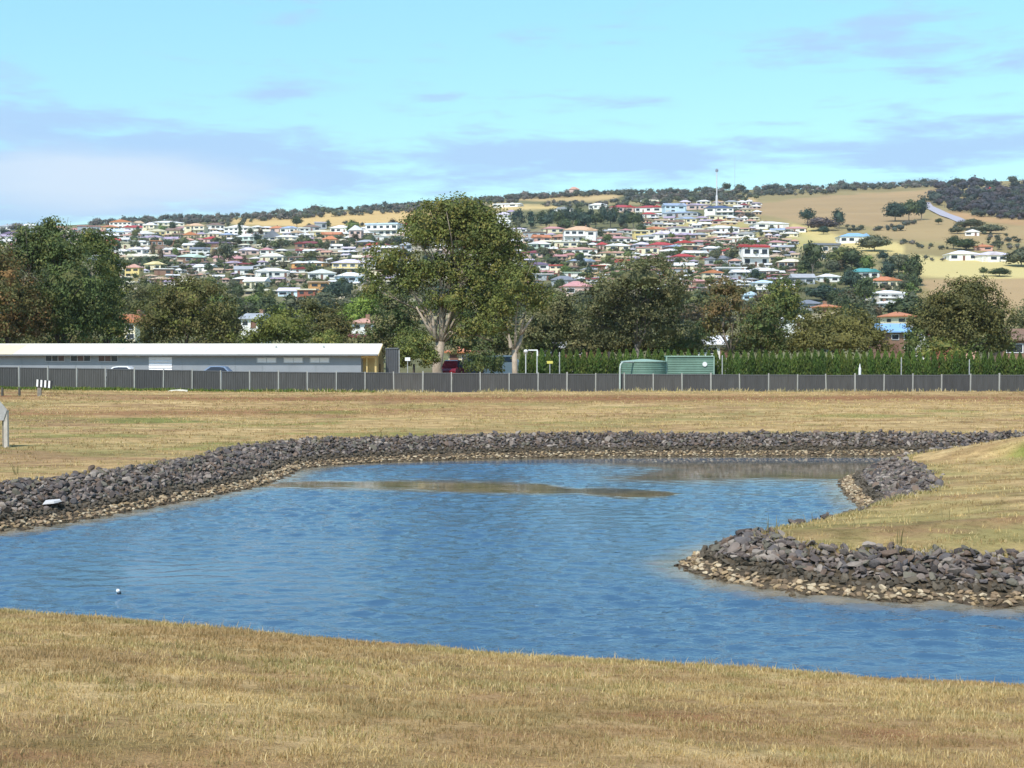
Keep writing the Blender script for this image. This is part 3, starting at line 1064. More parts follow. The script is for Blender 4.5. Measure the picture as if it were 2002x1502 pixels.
def sh(name, mb, mat, parent=shed, lab=None):
    mb.v = [(x - SO.x, y - SO.y, z - SO.z) for x, y, z in mb.v]
    o_ = mb.build(name, mat, parent)
    if lab:
        o_['label'] = lab
    return o_


PX = px2x(706, SHED_Y)                      # where the porch recess begins
m = MB()
m.box(SX0, PX, SHED_Y, SHED_Y + 7.2, gz - .6, ez)
sh('wall', m, shed_wall)
# wall sheets: slim vertical cover strips every couple of metres
nstr = 0
sm = MB()
sm.box(-0.03, 0.03, -0.022, 0.0, 0, ez - gz - .05)
strip = sm.mesh('cover_strip', plain('cover_strip_paint', (0.25, 0.28, 0.31), 0.6, .05))
xx = SX1 - 3.0
while xx > -48:
    xx -= 2.35
    link('cover_strip', strip, shed, (xx - SO.x, -0.002, 0))
# porch end in cream
m = MB()
m.box(PX + .002, SX1, SHED_Y + 1.6, SHED_Y + 7.2, gz - .6, ez)
sh('porch_wall', m, cream)
m = MB()
m.box(SX1 - 0.16, SX1, SHED_Y + .05, SHED_Y + .2, gz - .6, ez - .002)
sh('porch_post', m, cream)
m = MB()
m.box(SX1 - 0.9, SX1 - .79, SHED_Y + .05, SHED_Y + .16, gz - .6, ez - .004)
sh('porch_post', m, cream)
m = MB()
m.box(PX + .01, SX1 - .01, SHED_Y + .03, SHED_Y + .12, ez - .32, ez - .03)
sh('porch_beam', m, cream)
# gable end
m = MB()
m.prism([(SHED_Y - .1, ez), (SHED_Y + 7.3, ez), (SHED_Y + 3.6, rzz - .05)], SX1 - .1, SX1 + .004, 'x')
sh('gable', m, cream)
m = MB()
m.prism([(SHED_Y - .42, ez - .12), (SHED_Y - .42, ez + .06), (SHED_Y + 3.6, rzz + .08), (SHED_Y + 3.6, rzz - .1)], SX1 + .2, SX1 + .26, 'x')
sh('barge_board', m, cream)
m = MB()
m.box(SX1 + .006, SX1 + .05, SHED_Y + 2.6, SHED_Y + 3.5, gz, gz + 2.05)
sh('door', m, plain('brown_door', (0.18, 0.10, 0.05), .6))
# roof: front slope built sheet by sheet, back slope as one
SHEET_W = 1.52
xs = SX0
cnt = 0
while xs < SX1 + .2:
    xe = min(xs + SHEET_W, SX1 + .22)
    m = MB()
    dzp = 0.004 * ((cnt * 7) % 4)
    m.prism([(SHED_Y - .45, ez - .02 + dzp), (SHED_Y - .45, ez + .045 + dzp), (SHED_Y + 3.6, rzz + .06 + dzp), (SHED_Y + 3.6, rzz + dzp)], xs, xe - .012, 'x')
    pxm = 1001 + (xs + xe) / 2 / SHED_Y * F
    mt = yellow_sheet if pxm < 38 else shed_roof
    sh('roof_sheet', m, mt)
    xs = xe
    cnt += 1
    if xe >= SX1 + .2:
        break
m = MB()
m.prism([(SHED_Y + 3.62, rzz), (SHED_Y + 3.62, rzz + .05), (SHED_Y + 7.6, ez + .03), (SHED_Y + 7.6, ez - .03)], SX0, SX1 + .2, 'x')
sh('rear_roof', m, shed_roof)
m = MB()
m.tube([(SX0, SHED_Y + 3.6, rzz + .07), (SX1 + .2, SHED_Y + 3.6, rzz + .07)], [.07, .07], 6)
sh('ridge_cap', m, shed_roof)
m = MB()
m.box(SX0, SX1 + .15, SHED_Y - .56, SHED_Y - .455, ez - .10, ez + .03)
sh('gutter', m, trimm)


def shed_window(x0, x1, y0, y1, npane, glass, frame_mat, lab=None):
    a, b = px2x(x0, SHED_Y), px2x(x1, SHED_Y)
    z1, z0 = at(0, y0, SHED_Y).z, at(0, y1, SHED_Y).z
    m = MB()
    t = .06
    m.box(a - t, b + t, SHED_Y - .05, SHED_Y - .002, z1, z1 + t).box(a - t, b + t, SHED_Y - .05, SHED_Y - .002, z0 - t, z0)
    m.box(a - t, a, SHED_Y - .05, SHED_Y - .002, z0, z1).box(b, b + t, SHED_Y - .05, SHED_Y - .002, z0, z1)
    for q in range(1, npane):
        xm = a + (b - a) * q / npane
        m.box(xm - .025, xm + .025, SHED_Y - .045, SHED_Y - .002, z0, z1)
    w_ = sh('window', m, frame_mat, shed, lab)
    for q in range(npane):
        m = MB()
        m.box(a + (b - a) * q / npane + .02, a + (b - a) * (q + 1) / npane - .02, SHED_Y - .03, SHED_Y - .006, z0 + .004, z1 - .004)
        sh('pane', m, glass[q % len(glass)], w_)


frame_grey = plain('grey_window_frame', (0.42, 0.43, 0.46), .5, .05)
dk = plain('dark_pane', (0.03, 0.03, 0.035), .25, .3)
br = plain('brown_pane', (0.10, 0.05, 0.04), .3, .3)
lt = plain('pale_blind', (0.78, 0.76, 0.76), .5, .05)
shed_window(90, 126, 695, 706, 3, [dk, dk, br], frame_grey, 'dark open window')
shed_window(139, 177, 695, 706, 3, [dk, br, dk], frame_grey, 'dark open window')
shed_window(193, 230, 696, 706.5, 3, [br, br, dk], frame_grey, 'brown curtained window')
for a in (503, 555, 606.5):
    shed_window(a, a + 37, 700, 709, 2, [lt], frame_grey, 'window with pale blinds')
# roller door: every slat built
m = MB()
ax, bx = px2x(291, SHED_Y), px2x(337, SHED_Y)
m.box(ax, bx, SHED_Y - .02, SHED_Y - .003, gz - .2, at(0, 698, SHED_Y).z)
rd = sh('roller_door', m, plain('door_track', (.5, .5, .52), .5))
zt = at(0, 698, SHED_Y).z
slat_mat = plain('white_roller_slat', (0.74, 0.76, 0.82), .4, .03)
for q in range(9):
    m = MB()
    z1 = zt - q * .27
    m.prism([(SHED_Y - .022, z1 - .26), (SHED_Y - .055, z1 - .20), (SHED_Y - .055, z1 - .06), (SHED_Y - .022, z1)], ax + .03, bx - .03, 'x')
    sh('slat', m, slat_mat, rd)
m = MB()
m.box(px2x(267, SHED_Y), px2x(273, SHED_Y), SHED_Y - .36, SHED_Y - .01, at(0, 697, SHED_Y).z, at(0, 691.5, SHED_Y).z)
sh('wall_lamp', m, plain('lamp_housing', (.6, .6, .6), .5))
# rooftop vents
for q in (540, 633):
    m = MB()
    xq = px2x(q, SHED_Y + 2)
    m.tube([(xq, SHED_Y + 2, ez + .3), (xq, SHED_Y + 2, rzz - .05)], [.09, .09], 8)
    sh('roof_vent', m, STEEL)

# dark grey bin shelter beside the shed's porch
tk = empty('storage_container', at(766, 728, 127))
tag(tk, 'tall dark grey corrugated container just right of the long shed', 'container')
cmat = plain('charcoal_sheet', (0.085, 0.09, 0.10), .55, .1)
wd = 24 / F * 127
m = MB()
nc = 7
pr = []
for q in range(nc):
    a = -wd / 2 + wd * q / nc
    s = wd / nc
    pr += [(a, 0), (a + s * .5, 0), (a + s * .55, .05), (a + s * .95, .05)]
pr += [(wd / 2, 0), (wd / 2, 1.6), (-wd / 2, 1.6)]
m.add([(a, b, -2.2) for a, b in pr] + [(a, b, 2.1) for a, b in pr], [tuple(range(len(pr)))] + [tuple(range(2 * len(pr) - 1, len(pr) - 1, -1))] + [(i, (i + 1) % len(pr), len(pr) + (i + 1) % len(pr), len(pr) + i) for i in range(len(pr))])
m.build('body', cmat, tk)
m = MB()
m.box(-wd / 2 - .04, wd / 2 + .04, -.04, 1.64, 2.1, 2.18)
m.build('lid', plain('grey_lid', (.16, .17, .18), .5), tk)
m = MB()
m.tube([(wd / 2 + .12, -.1, -2.2), (wd / 2 + .12, -.1, 2.0)], [.05, .05], 6)
m.build('corner_pipe', STEEL, tk)

# ---------------------------------------------------------------- green water tanks
GREEN_TANK = plain('green_corrugated_steel', (0.125, 0.215, 0.165), .6, .22, 0.9)
GREEN_LID = plain('pale_green_rim', (0.27, 0.385, 0.315), .55, .12)


def tank(x0, x1, top, Y, label, box):
    xm = (x0 + x1) / 2
    rad = (x1 - x0) / 2 / F * Y
    zt = at(0, top, Y).z
    zb = lz(px2x(xm, Y), Y) - .1
    root = empty('water_tank', (px2x(xm, Y), Y, zb))
    tag(root, label, 'water tank', 'green tanks behind the fence')
    H = zt - zb
    nr_ = int(H / .19)
    m = MB()
    if not box:
        zz, rr = [], []
        for q in range(nr_ * 2 + 1):
            zz.append(H * q / (nr_ * 2))
            rr.append(rad - (.022 if q % 2 else 0))
        m.tube([(0, 0, z_) for z_ in zz], rr, 48)
        m.build('body', GREEN_TANK, root, smooth=False)
        m = MB()
        m.tube([(0, 0, H), (0, 0, H + .07), (0, 0, H + .25)], [rad + .04, rad + .05, .3], 40)
        m.build('lid', GREEN_LID, root)
    else:
        prf = [(-0.0, 0)]
        dpt = 2.6
        prof_ = []
        for q in range(nr_ * 2 + 1):
            prof_.append((0.025 if q % 2 else 0.0, H * q / (nr_ * 2)))
        prof_ += [(dpt, H), (dpt, 0)]
        m.prism(prof_, -rad, rad, 'x')
        m.build('body', GREEN_TANK, root)
        m = MB()
        m.box(-rad - .06, rad + .06, -.08, dpt + .05, H + .001, H + .09)
        m.build('lid', GREEN_LID, root)
        m = MB()
        for sx in (-1, 1):
            m.box(sx * (rad + .03) - .05, sx * (rad + .03) + .05, -.06, .04, 0, H - .002)
        m.build('corner_post', GREEN_LID, root)
    return root, H, rad


r1, H1, rad1 = tank(1214, 1303, 708, 121.5, 'lower round green water tank at the left of the pair behind the fence', False)
r2, H2, rad2 = tank(1304, 1395, 698, 121.0, 'taller box-shaped green tank with a white disc', True)
m = MB()
m.tube([(rad2 * .62, -.07, H2 - .62), (rad2 * .62, -.02, H2 - .62)], [.2, .2], 16)
m.build('disc', WHITE_PAINT, r2)
# overflow pipe bent over from the round tank down the fence
pp = empty('overflow_pipe', at(1212, 768, 117.8))
tag(pp, 'pale pipe bending from the round green tank down the fence', 'pipe')
m = MB()
zt = at(0, 708.5, 117.8).z - pp.location.z
m.tube([(0, 0, -.2), (0, 0, zt - .5), (.06, .15, zt - .2), (.22, .5, zt - .02), (.5, 1.2, zt), (1.6, 2.4, zt)], [.075] * 6, 8)
m.build('pipe', plain('pale_green_pipe', (.40, .46, .42), .5), pp)

# ---------------------------------------------------------------- foliage


def leaves_np(centers, normals, size, colr, r, aspect=.55, droop=0.0, spread=.9):
    """one four-cornered leaf spray per centre"""
    n = len(centers)
    nrm = normals + r.normal(0, spread, (n, 3))
    nrm /= np.linalg.norm(nrm, axis=1, keepdims=True) + 1e-9
    t = r.normal(0, 1, (n, 3))
    t[:, 2] -= droop * 2
    t -= nrm * (t * nrm).sum(1, keepdims=True)
    t /= np.linalg.norm(t, axis=1, keepdims=True) + 1e-9
    b = np.cross(nrm, t)
    s = (size * r.uniform(.6, 1.3, n))[:, None]
    bend = nrm * s * .25
    V = np.stack([centers - t * s, centers + b * s * aspect + bend, centers + t * s, centers - b * s * aspect + bend], 1).reshape(-1, 3)
    Fq = np.arange(n * 4).reshape(n, 4)
    return V, Fq, np.repeat(colr, 4, 0)


_ico = {}


def ico(sub):
    if sub not in _ico:
        import bmesh
        bm = bmesh.new()
        bmesh.ops.create_icosphere(bm, subdivisions=sub, radius=1.0)
        bm.verts.index_update()
        _ico[sub] = (np.array([v.co[:] for v in bm.verts]), np.array([[v.index for v in f.verts] + [f.verts[0].index] for f in bm.faces]))
        bm.free()
    return _ico[sub]


def crown_np(lobes, r, clump_r, per, leaf, base_cols, density=1.0, shell=.55, droop=0.0, gap=0.0, spread=.55, core=0.0, coresub=2):
    """lobes: (cx,cy,cz,rx,ry,rz) ellipsoids, filled with clumps of leaf sprays, mostly near their skins"""
    Vs, Fs, Cs, off = [], [], [], 0
    CL = []
    base_cols = np.array(base_cols)
    for (cx, cy, cz, rx, ry, rz_) in lobes:
        area = 4 * math.pi * ((rx * ry) ** 1.6 / 3 + (rx * rz_) ** 1.6 / 3 + (ry * rz_) ** 1.6 / 3) ** (1 / 1.6)
        nc = max(4, int(area / (clump_r ** 2) * .42 * density))
        d = r.normal(0, 1, (nc, 3))
        d /= np.linalg.norm(d, axis=1, keepdims=True)
        d = d[d[:, 2] > -.75]
        rad = shell + (1.05 - shell) * r.random(len(d)) ** .6
        bump = .86 + .28 * vnoise(d[:, 0] * 2.3 + cx, d[:, 2] * 2.3 + d[:, 1] * 1.7 + cz, 7)
        p = d * (rad * bump)[:, None] * np.array([rx, ry, rz_]) + np.array([cx, cy, cz])
        CL.append((p, d))
    P = np.vstack([a for a, _ in CL])
    D = np.vstack([b for _, b in CL])
    if gap:
        k = r.random(len(P)) > gap * vnoise(P[:, 0] / clump_r / 2.2, P[:, 2] / clump_r / 2.2 + P[:, 1], 3) * 1.6
        P, D = P[k], D[k]
    nC = len(P)
    ccol = base_cols[r.integers(0, len(base_cols), nC)] * r.uniform(.72, 1.3, (nC, 1))
    cr = clump_r * r.uniform(.7, 1.35, nC)
    q = r.normal(0, .5, (nC, per, 3))
    q[:, :, 2] *= .7
    leaf = leaf * .78
    L = P[:, None, :] + q * cr[:, None, None]
    N = D[:, None, :] * .75 + q * .7 + np.array([0, 0, .45])
    C = ccol[:, None, :] * r.uniform(.88, 1.14, (nC, per, 1))
    V, Fq, Cc = leaves_np(L.reshape(-1, 3), N.reshape(-1, 3), np.full(nC * per, leaf), C.reshape(-1, 3), r, droop=droop, spread=spread)
    if core:                                # dense inner foliage
        parts = [V]
        fp, cp, off = [Fq], [Cc], len(V)
        for (cx, cy, cz, rx, ry, rz_) in lobes:
            v, f = ico(coresub)
            v = v * (core * r.uniform(.72, 1.15, (len(v), 1))) * np.array([rx, ry, rz_]) + np.array([cx, cy, cz])
            t = np.stack([v[f[:, 0]], v[f[:, 1]], v[f[:, 2]], (v[f[:, 2]] + v[f[:, 0]]) / 2], 1).reshape(-1, 3)
            parts.append(t)
            fp.append(np.arange(len(t)).reshape(-1, 4) + off)
            off += len(t)
            cp.append(np.repeat(base_cols[r.integers(0, len(base_cols), len(f))] * r.uniform(.7, 1.1, (len(f), 1)), 4, 0))
        V, Fq, Cc = np.vstack(parts), np.vstack(fp), np.vstack(cp)
    return V, Fq, Cc, P


TREE_N = [0]


def big_tree(name, label, Y, lobes_px, base_x, cols_, bark, trunk_r, fork_y=None, clump=.75, per=16, leaf=.2, density=1.0, group='trees behind the fence',
             droop=0.0, gap=0.0, shell=.55, limbs=True, sticks=(), cat='tree', depth=.85, splits=1, base_y_off=0.0):
    TREE_N[0] += 1
    r = np.random.default_rng(500 + TREE_N[0])
    X0 = px2x(base_x, Y)
    z0 = lz(X0, Y) - .1
    root = empty(name, (X0, Y, z0))
    tag(root, label, cat, group)
    O = np.array([X0, Y, z0])
    lobes = []
    for (cx, cy, rx, ry) in lobes_px:
        c = np.array(at(cx, cy, Y)) - O
        a, b = rx / F * Y, ry / F * Y
        dpt = depth * (a + b) / 2 * 1.1
        lobes.append((c[0], r.uniform(-.35, .35) * a, c[2], a, dpt, b))
    gum = name == 'gum_tree'
    V, Fq, C, P = crown_np(lobes, r, clump, int(per * 1.75), leaf, np.array(cols_) * np.array([2.0, 2.08, 1.68]) * (.86 if gum else 1.0), density * (1.5 if gum else 1.6), shell, droop, gap * (.5 if gum else .3), core=.5 if gum else .6)
    k_ = (V[:, 2].reshape(-1, 4).min(1) > -.3)
    Fq = Fq[k_]
    me = np_mesh('crown', V, Fq, LEAF, C)
    link('crown', me, root)
    fz = (at(0, fork_y, Y).z - z0) if fork_y else max(1.0, min(l[2] - l[5] * .5 for l in lobes))
    lean = 0.0
    m = MB()
    wob = [r.normal(0, trunk_r * .25) for _ in range(4)]
    tp = [(0, 0, -.3), (wob[0], wob[1], fz * .45), (wob[2] * 1.3, wob[3], fz)]
    m.tube([(0, 0, -.4), (0, 0, .15), tp[1], tp[2]], [trunk_r * 1.45, trunk_r * 1.15, trunk_r * .95, trunk_r * .85], 10)
    top = Vector(tp[2])
    if limbs:
        for (cx, cy, cz, rx, ry, rz_) in lobes:
            e = Vector((cx, cy, cz + rz_ * .1))
            if e.z < fz + .4:
                continue
            ln = (e - top).length
            rr = trunk_r * (.17 + .24 * min(1, ln / 12)) * r.uniform(.8, 1.1)
            mid = top.lerp(e, .45) + Vector((r.normal(0, .06) * ln - (e.x - top.x) * .12, r.normal(0, .06) * ln, .06 * ln))
            m.tube([top - Vector((0, 0, trunk_r * .9)), top.lerp(mid, .5) + Vector((0, 0, -.02 * ln)), mid, e], [rr, rr * .85, rr * .62, rr * .2], 7)
            nb = 3 * splits if rx > 1.2 else 1 * splits
            for q in range(nb):
                t = r.uniform(.35, .95)
                s = (mid.lerp(e, (t - .45) / .55) if t > .45 else top.lerp(mid, t / .45))
                dd = r.normal(0, 1, 3)
                tgt = Vector((cx + dd[0] * rx * .6, cy + dd[1] * ry * .6, cz + dd[2] * rz_ * .5 + .1 * rz_))
                if tgt.z < s.z - .5:
                    continue
                m.tube([s, s.lerp(tgt, .5) + Vector((0, 0, .08 * (tgt - s).length)), tgt], [rr * .42, rr * .3, rr * .08], 5)
    for (x1, y1, x2, y2, w_) in sticks:
        a, b = at(x1, y1, Y), at(x2, y2, Y)
        a, b = Vector(np.array(a) - O), Vector(np.array(b) - O)
        a.y = r.normal(0, .3)
        b.y = r.normal(-.4, .8)
        m.tube([a, a.lerp(b, .5) + Vector((r.normal(0, .12), 0, r.normal(0, .12))), b], [w_ / F * Y / 2, w_ / F * Y / 2 * .8, w_ / F * Y / 2 * .35], 7)
    m.build('trunk', bark, root, smooth=True)
    return root


OLIVE = [(.072, .082, .026), (.095, .10, .030), (.055, .066, .022), (.12, .105, .035)]
DARKG = [(.042, .056, .022), (.055, .070, .026), (.033, .046, .02), (.07, .075, .028)]
GREYG = [(.078, .082, .044), (.095, .092, .05), (.065, .066, .038), (.11, .098, .055)]
BROWNG = [(.072, .064, .028), (.062, .060, .025), (.082, .068, .029), (.052, .053, .023)]
RUST = [(.105, .060, .030), (.088, .055, .027), (.12, .068, .032), (.065, .055, .025)]
BRIGHT = [(.10, .14, .03), (.13, .16, .04), (.08, .11, .03)]

# the tall gum and its neighbours
big_tree('gum_tree', 'tallest spreading gum tree with pale forked trunk, behind the centre of the fence', 136,
         [(885, 442, 96, 52), (905, 414, 74, 28), (965, 478, 50, 56), (930, 470, 60, 50), (995, 528, 44, 44), (990, 480, 30, 40), (832, 452, 48, 38), (756, 520, 48, 40), (728, 566, 24, 28), (860, 525, 72, 34), (940, 540, 66, 46),
          (800, 552, 42, 30), (885, 590, 66, 28), (960, 598, 46, 40), (930, 640, 48, 26)],
         858, OLIVE, BARK_PALE, .50, 668, clump=.72, per=17, leaf=.19, density=1.2, gap=.22,
         sticks=[(854, 668, 815, 600, 8), (852, 664, 838, 590, 9), (862, 666, 892, 598, 8), (862, 668, 905, 610, 7), (850, 655, 862, 590, 6),
                 (885, 650, 930, 655, 4), (930, 655, 968, 668, 3)], splits=1)
big_tree('gum_tree', 'slender gum tree with pale Y-shaped trunk, right of the tallest gum', 132,
         [(1012, 560, 42, 40), (985, 598, 30, 28), (1048, 585, 28, 34), (1025, 535, 24, 20), (975, 640, 34, 22)],
         1005, OLIVE, BARK_PALE, .28, 684, clump=.62, per=15, leaf=.18, gap=.5,
         sticks=[(1006, 690, 1022, 650, 12), (1020, 652, 1043, 618, 7), (1018, 655, 1028, 612, 6), (1003, 690, 995, 655, 8), (995, 655, 992, 628, 6)])
big_tree('bushy_tree', 'dark grey-green bushy tree between the slender gum and the broad grey tree', 150,
         [(1075, 620, 44, 58), (1105, 602, 28, 34), (1118, 645, 34, 34), (1050, 650, 36, 32)], 1080, GREYG, BARK_DARK, .22, 690, clump=.7, per=15, leaf=.2, gap=.3)
big_tree('gum_tree', 'broad feathery grey-green gum tree left of the green tanks', 146,
         [(1250, 548, 95, 40), (1182, 588, 48, 44), (1312, 582, 44, 46), (1240, 602, 88, 48), (1196, 645, 56, 32), (1302, 645, 50, 34), (1262, 514, 50, 14), (1250, 655, 60, 26), (1150, 640, 26, 36)],
         1246, GREYG, BARK_GREY, .3, 672, clump=.66, per=13, leaf=.2, gap=.62, droop=.3,
         sticks=[(1246, 680, 1262, 640, 7), (1262, 640, 1280, 605, 5), (1246, 676, 1240, 630, 5), (1262, 640, 1254, 600, 4)], splits=2)
big_tree('gum_tree', 'thin reddish-brown gum tree with bare lower limbs, behind the right tank', 150,
         [(1415, 566, 44, 24), (1400, 602, 28, 30), (1440, 596, 24, 30), (1412, 640, 30, 24), (1385, 640, 18, 26)], 1428, [(.095, .07, .032), (.085, .072, .03), (.115, .075, .04)], BARK_GREY, .2, 690,
         clump=.6, per=11, leaf=.19, gap=.75, sticks=[(1428, 690, 1412, 640, 6), (1412, 640, 1420, 590, 5), (1430, 690, 1446, 640, 4), (1420, 670, 1395, 640, 4)])
big_tree('bushy_tree', 'dark leafy tree right of the thin reddish gum', 148,
         [(1487, 640, 44, 44), (1502, 612, 30, 24), (1470, 665, 34, 26), (1515, 660, 30, 30)], 1488, BROWNG + DARKG, BARK_DARK, .2, 690, clump=.66, per=15, leaf=.19, gap=.3)
big_tree('bushy_tree', 'rounded mid-green tree standing above the dark trees right of the tanks', 190,
         [(1525, 582, 38, 34), (1508, 605, 26, 26), (1545, 610, 26, 30)], 1526, DARKG + OLIVE, BARK_GREY, .25, 640, clump=.8, per=15, leaf=.24, gap=.2)
big_tree('bushy_tree', 'wide low round tree with olive crown above the right hedge', 140,
         [(1640, 636, 78, 36), (1592, 656, 44, 32), (1700, 660, 40, 32), (1640, 668, 84, 26), (1562, 672, 20, 18), (1730, 680, 14, 14)], 1640, [(.078, .07, .026), (.095, .082, .03), (.06, .056, .022)], BARK_DARK, .3, 690,
         clump=.7, per=16, leaf=.19, gap=.3)
big_tree('bushy_tree', 'largest round dark tree near the right edge above the hedge', 142,
         [(1880, 592, 72, 44), (1832, 612, 48, 38), (1938, 622, 46, 48), (1880, 640, 88, 40), (1802, 632, 27, 28), (1960, 668, 26, 24), (1895, 565, 45, 22), (1850, 660, 40, 26)], 1880,
         [(.062, .058, .024), (.078, .068, .028), (.05, .05, .022)], BARK_DARK, .38, 690, clump=.72, per=16, leaf=.19, gap=.28)
big_tree('shrub', 'low olive shrub bulging over the hedge below the largest round tree', 133, [(1840, 678, 36, 16), (1870, 690, 22, 12), (1812, 690, 20, 10)], 1840, OLIVE, BARK_DARK, .1, None, clump=.5, per=14, leaf=.16, cat='shrub', limbs=False, group='shrubs behind the fence')
big_tree('shrub', 'small dark upright shrub left of the olive shrub over the hedge', 138, [(1787, 668, 20, 24), (1780, 690, 16, 18)], 1786, DARKG, BARK_DARK, .1, None, clump=.5, per=14, leaf=.16, cat='shrub', limbs=False, group='shrubs behind the fence')
# left clump
big_tree('bushy_tree', 'rust-brown leafy tree cut by the left frame edge', 137,
         [(18, 565, 58, 62), (52, 632, 44, 44), (-25, 600, 60, 70), (70, 600, 26, 30), (10, 640, 50, 36), (-10, 520, 50, 45)], 20, RUST + BROWNG, BARK_DARK, .35, 680, clump=.68, per=16, leaf=.19, gap=.3)
big_tree('weeping_tree', 'tall dark green weeping tree behind the rust-brown tree at left', 142,
         [(112, 488, 62, 52), (150, 562, 84, 80), (122, 625, 92, 52), (200, 612, 44, 48), (45, 505, 50, 30), (100, 450, 30, 20), (60, 470, 40, 24)], 130, DARKG, BARK_DARK, .42, 680, clump=.72, per=17, leaf=.2, gap=.22, droop=.7)
big_tree('bushy_tree', 'ragged dark tree just right of the tall weeping tree', 152,
         [(190, 482, 44, 34), (215, 535, 32, 50), (178, 462, 20, 14), (225, 580, 20, 34), (225, 640, 28, 30)], 212, DARKG + OLIVE, BARK_DARK, .3, 680, clump=.66, per=15, leaf=.2, gap=.4)
big_tree('bushy_tree', 'broad rounded brown-green tree behind the left part of the long shed', 140,
         [(365, 587, 74, 42), (312, 612, 44, 40), (424, 612, 42, 42), (365, 636, 98, 36), (390, 560, 40, 18), (450, 650, 24, 24), (285, 650, 24, 26)], 365, BROWNG + [(.085, .085, .026)], BARK_DARK, .35, 680, clump=.72, per=16, leaf=.19, gap=.3)
big_tree('bushy_tree', 'small bright olive tree over the shed roof, right of the rounded brown-green tree', 139,
         [(560, 632, 56, 28), (530, 652, 36, 24), (590, 655, 30, 20), (495, 662, 24, 14)], 560, [(.082, .088, .024), (.10, .10, .03), (.06, .066, .022)], BARK_DARK, .22, 680, clump=.6, per=15, leaf=.18, gap=.25)
big_tree('bushy_tree', 'dusky brown tree touching the bright olive tree over the shed roof', 145,
         [(642, 630, 44, 34), (672, 645, 26, 26), (610, 600, 26, 16), (640, 655, 44, 18)], 640, BROWNG, BARK_DARK, .22, 680, clump=.6, per=14, leaf=.18, gap=.3)
big_tree('shrub', 'clipped dome-shaped shrub peeping over the shed roof', 134, [(640, 664, 34, 13)], 640, OLIVE, BARK_DARK, .1, None, clump=.42, per=16, leaf=.14, cat='shrub', limbs=False, group='shrubs behind the fence')
big_tree('bushy_tree', 'misty grey tree between the dark left trees and the rounded brown-green tree', 230,
         [(268, 590, 30, 34), (290, 565, 26, 24), (250, 620, 28, 28)], 268, GREYG, BARK_GREY, .25, None, clump=.8, per=13, leaf=.26, gap=.4)
big_tree('bushy_tree', 'dark grey tree filling the space left of the tallest gum trunk', 152,
         [(775, 622, 46, 48), (742, 650, 26, 30), (800, 650, 34, 30), (770, 590, 26, 20)], 772, GREYG + DARKG, BARK_DARK, .25, 690, clump=.66, per=15, leaf=.19, gap=.3)
big_tree('shrub', 'leafy green shrub right of the dark container beside the shed', 131, [(808, 682, 42, 38), (780, 700, 24, 24), (838, 700, 20, 22)], 808, OLIVE, BARK_DARK, .12, None, clump=.5, per=15, leaf=.16, cat='shrub', limbs=False, group='shrubs behind the fence')
big_tree('shrub', 'dark shrub against the fence between the two pale gum trunks', 124, [(940, 706, 28, 26), (968, 712, 20, 18), (918, 716, 12, 10)], 942, DARKG, BARK_DARK, .1, None, clump=.45, per=14, leaf=.15, cat='shrub', limbs=False, group='shrubs behind the fence')
big_tree('bushy_tree', 'drooping dark foliage mass behind the space between both pale gum trunks', 158, [(930, 668, 62, 30), (985, 668, 30, 34), (890, 660, 30, 22)], 950, GREYG + DARKG, BARK_DARK, .2, 700, clump=.66, per=13, leaf=.2, gap=.4, droop=.5)
big_tree('bushy_tree', 'low dark tree behind the hedge between broad gum and reddish gum', 150, [(1345, 672, 44, 28), (1370, 650, 20, 24)], 1350, GREYG + DARKG, BARK_DARK, .2, None, clump=.6, per=14, leaf=.18, gap=.35)
big_tree('shrub', 'yellow-green shrub on the slope left of the tallest gum', 260, [(705, 605, 34, 22), (690, 620, 30, 18), (720, 590, 20, 16)], 704, BRIGHT, BARK_DARK, .1, None, clump=.8, per=14, leaf=.26, cat='shrub', limbs=False, group='shrubs behind the fence')
big_tree('bushy_tree', 'dark tree at the right frame edge beside the largest round tree', 170, [(2000, 625, 24, 40), (1990, 660, 26, 26)], 2000, GREYG, BARK_DARK, .2, None, clump=.7, per=13, leaf=.2, gap=.4)

# understorey filling the feet of the trees
US = [(-10, 40, 'at the left frame edge behind the shed roof'), (70, 45, 'below the rust-brown tree behind the shed roof'), (150, 50, 'below the tall weeping tree behind the shed roof'), (225, 36, 'below the ragged dark tree behind the shed roof'), (310, 40, 'under the left side of the broad rounded tree'),
      (420, 45, 'under the right side of the broad rounded tree'), (480, 30, 'between the broad rounded tree and bright olive tree'), (690, 40, 'right of the dusky brown tree over the shed roof'), (735, 34, 'left of the dark container behind the shed'),
      (1060, 36, 'behind the hedge at its left end'), (1150, 46, 'behind the hedge left of the broad grey-green gum'), (1230, 50, 'at the foot of the broad grey-green gum'), (1320, 40, 'behind the square green tank'), (1455, 36, 'at the foot of the thin reddish gum'),
      (1540, 40, 'left of the wide low round tree over the hedge'), (1930, 46, 'at the right foot of the largest round tree')]
for q, (px, rx, where) in enumerate(US):
    big_tree('shrub', 'dark understorey shrub ' + where, 156, [(px, 672, rx, 20), (px - rx * .6, 680, rx * .6, 14), (px + rx * .55, 678, rx * .6, 16)], px, [DARKG, GREYG, BROWNG][q % 3], BARK_DARK, .1, None, clump=.6, per=13, leaf=.2,
             cat='shrub', limbs=False, group='shrubs behind the fence')

# ---------------------------------------------------------------- clipped conifer row
hr = np.random.default_rng(77)
HEDGE = []
HCOUNT = {}
ORD = ('first second third fourth fifth sixth seventh eighth ninth tenth eleventh twelfth thirteenth fourteenth fifteenth sixteenth seventeenth eighteenth nineteenth twentieth').split()
TENS = {2: 'twenty', 3: 'thirty', 4: 'forty', 5: 'fifty', 6: 'sixty', 7: 'seventy'}


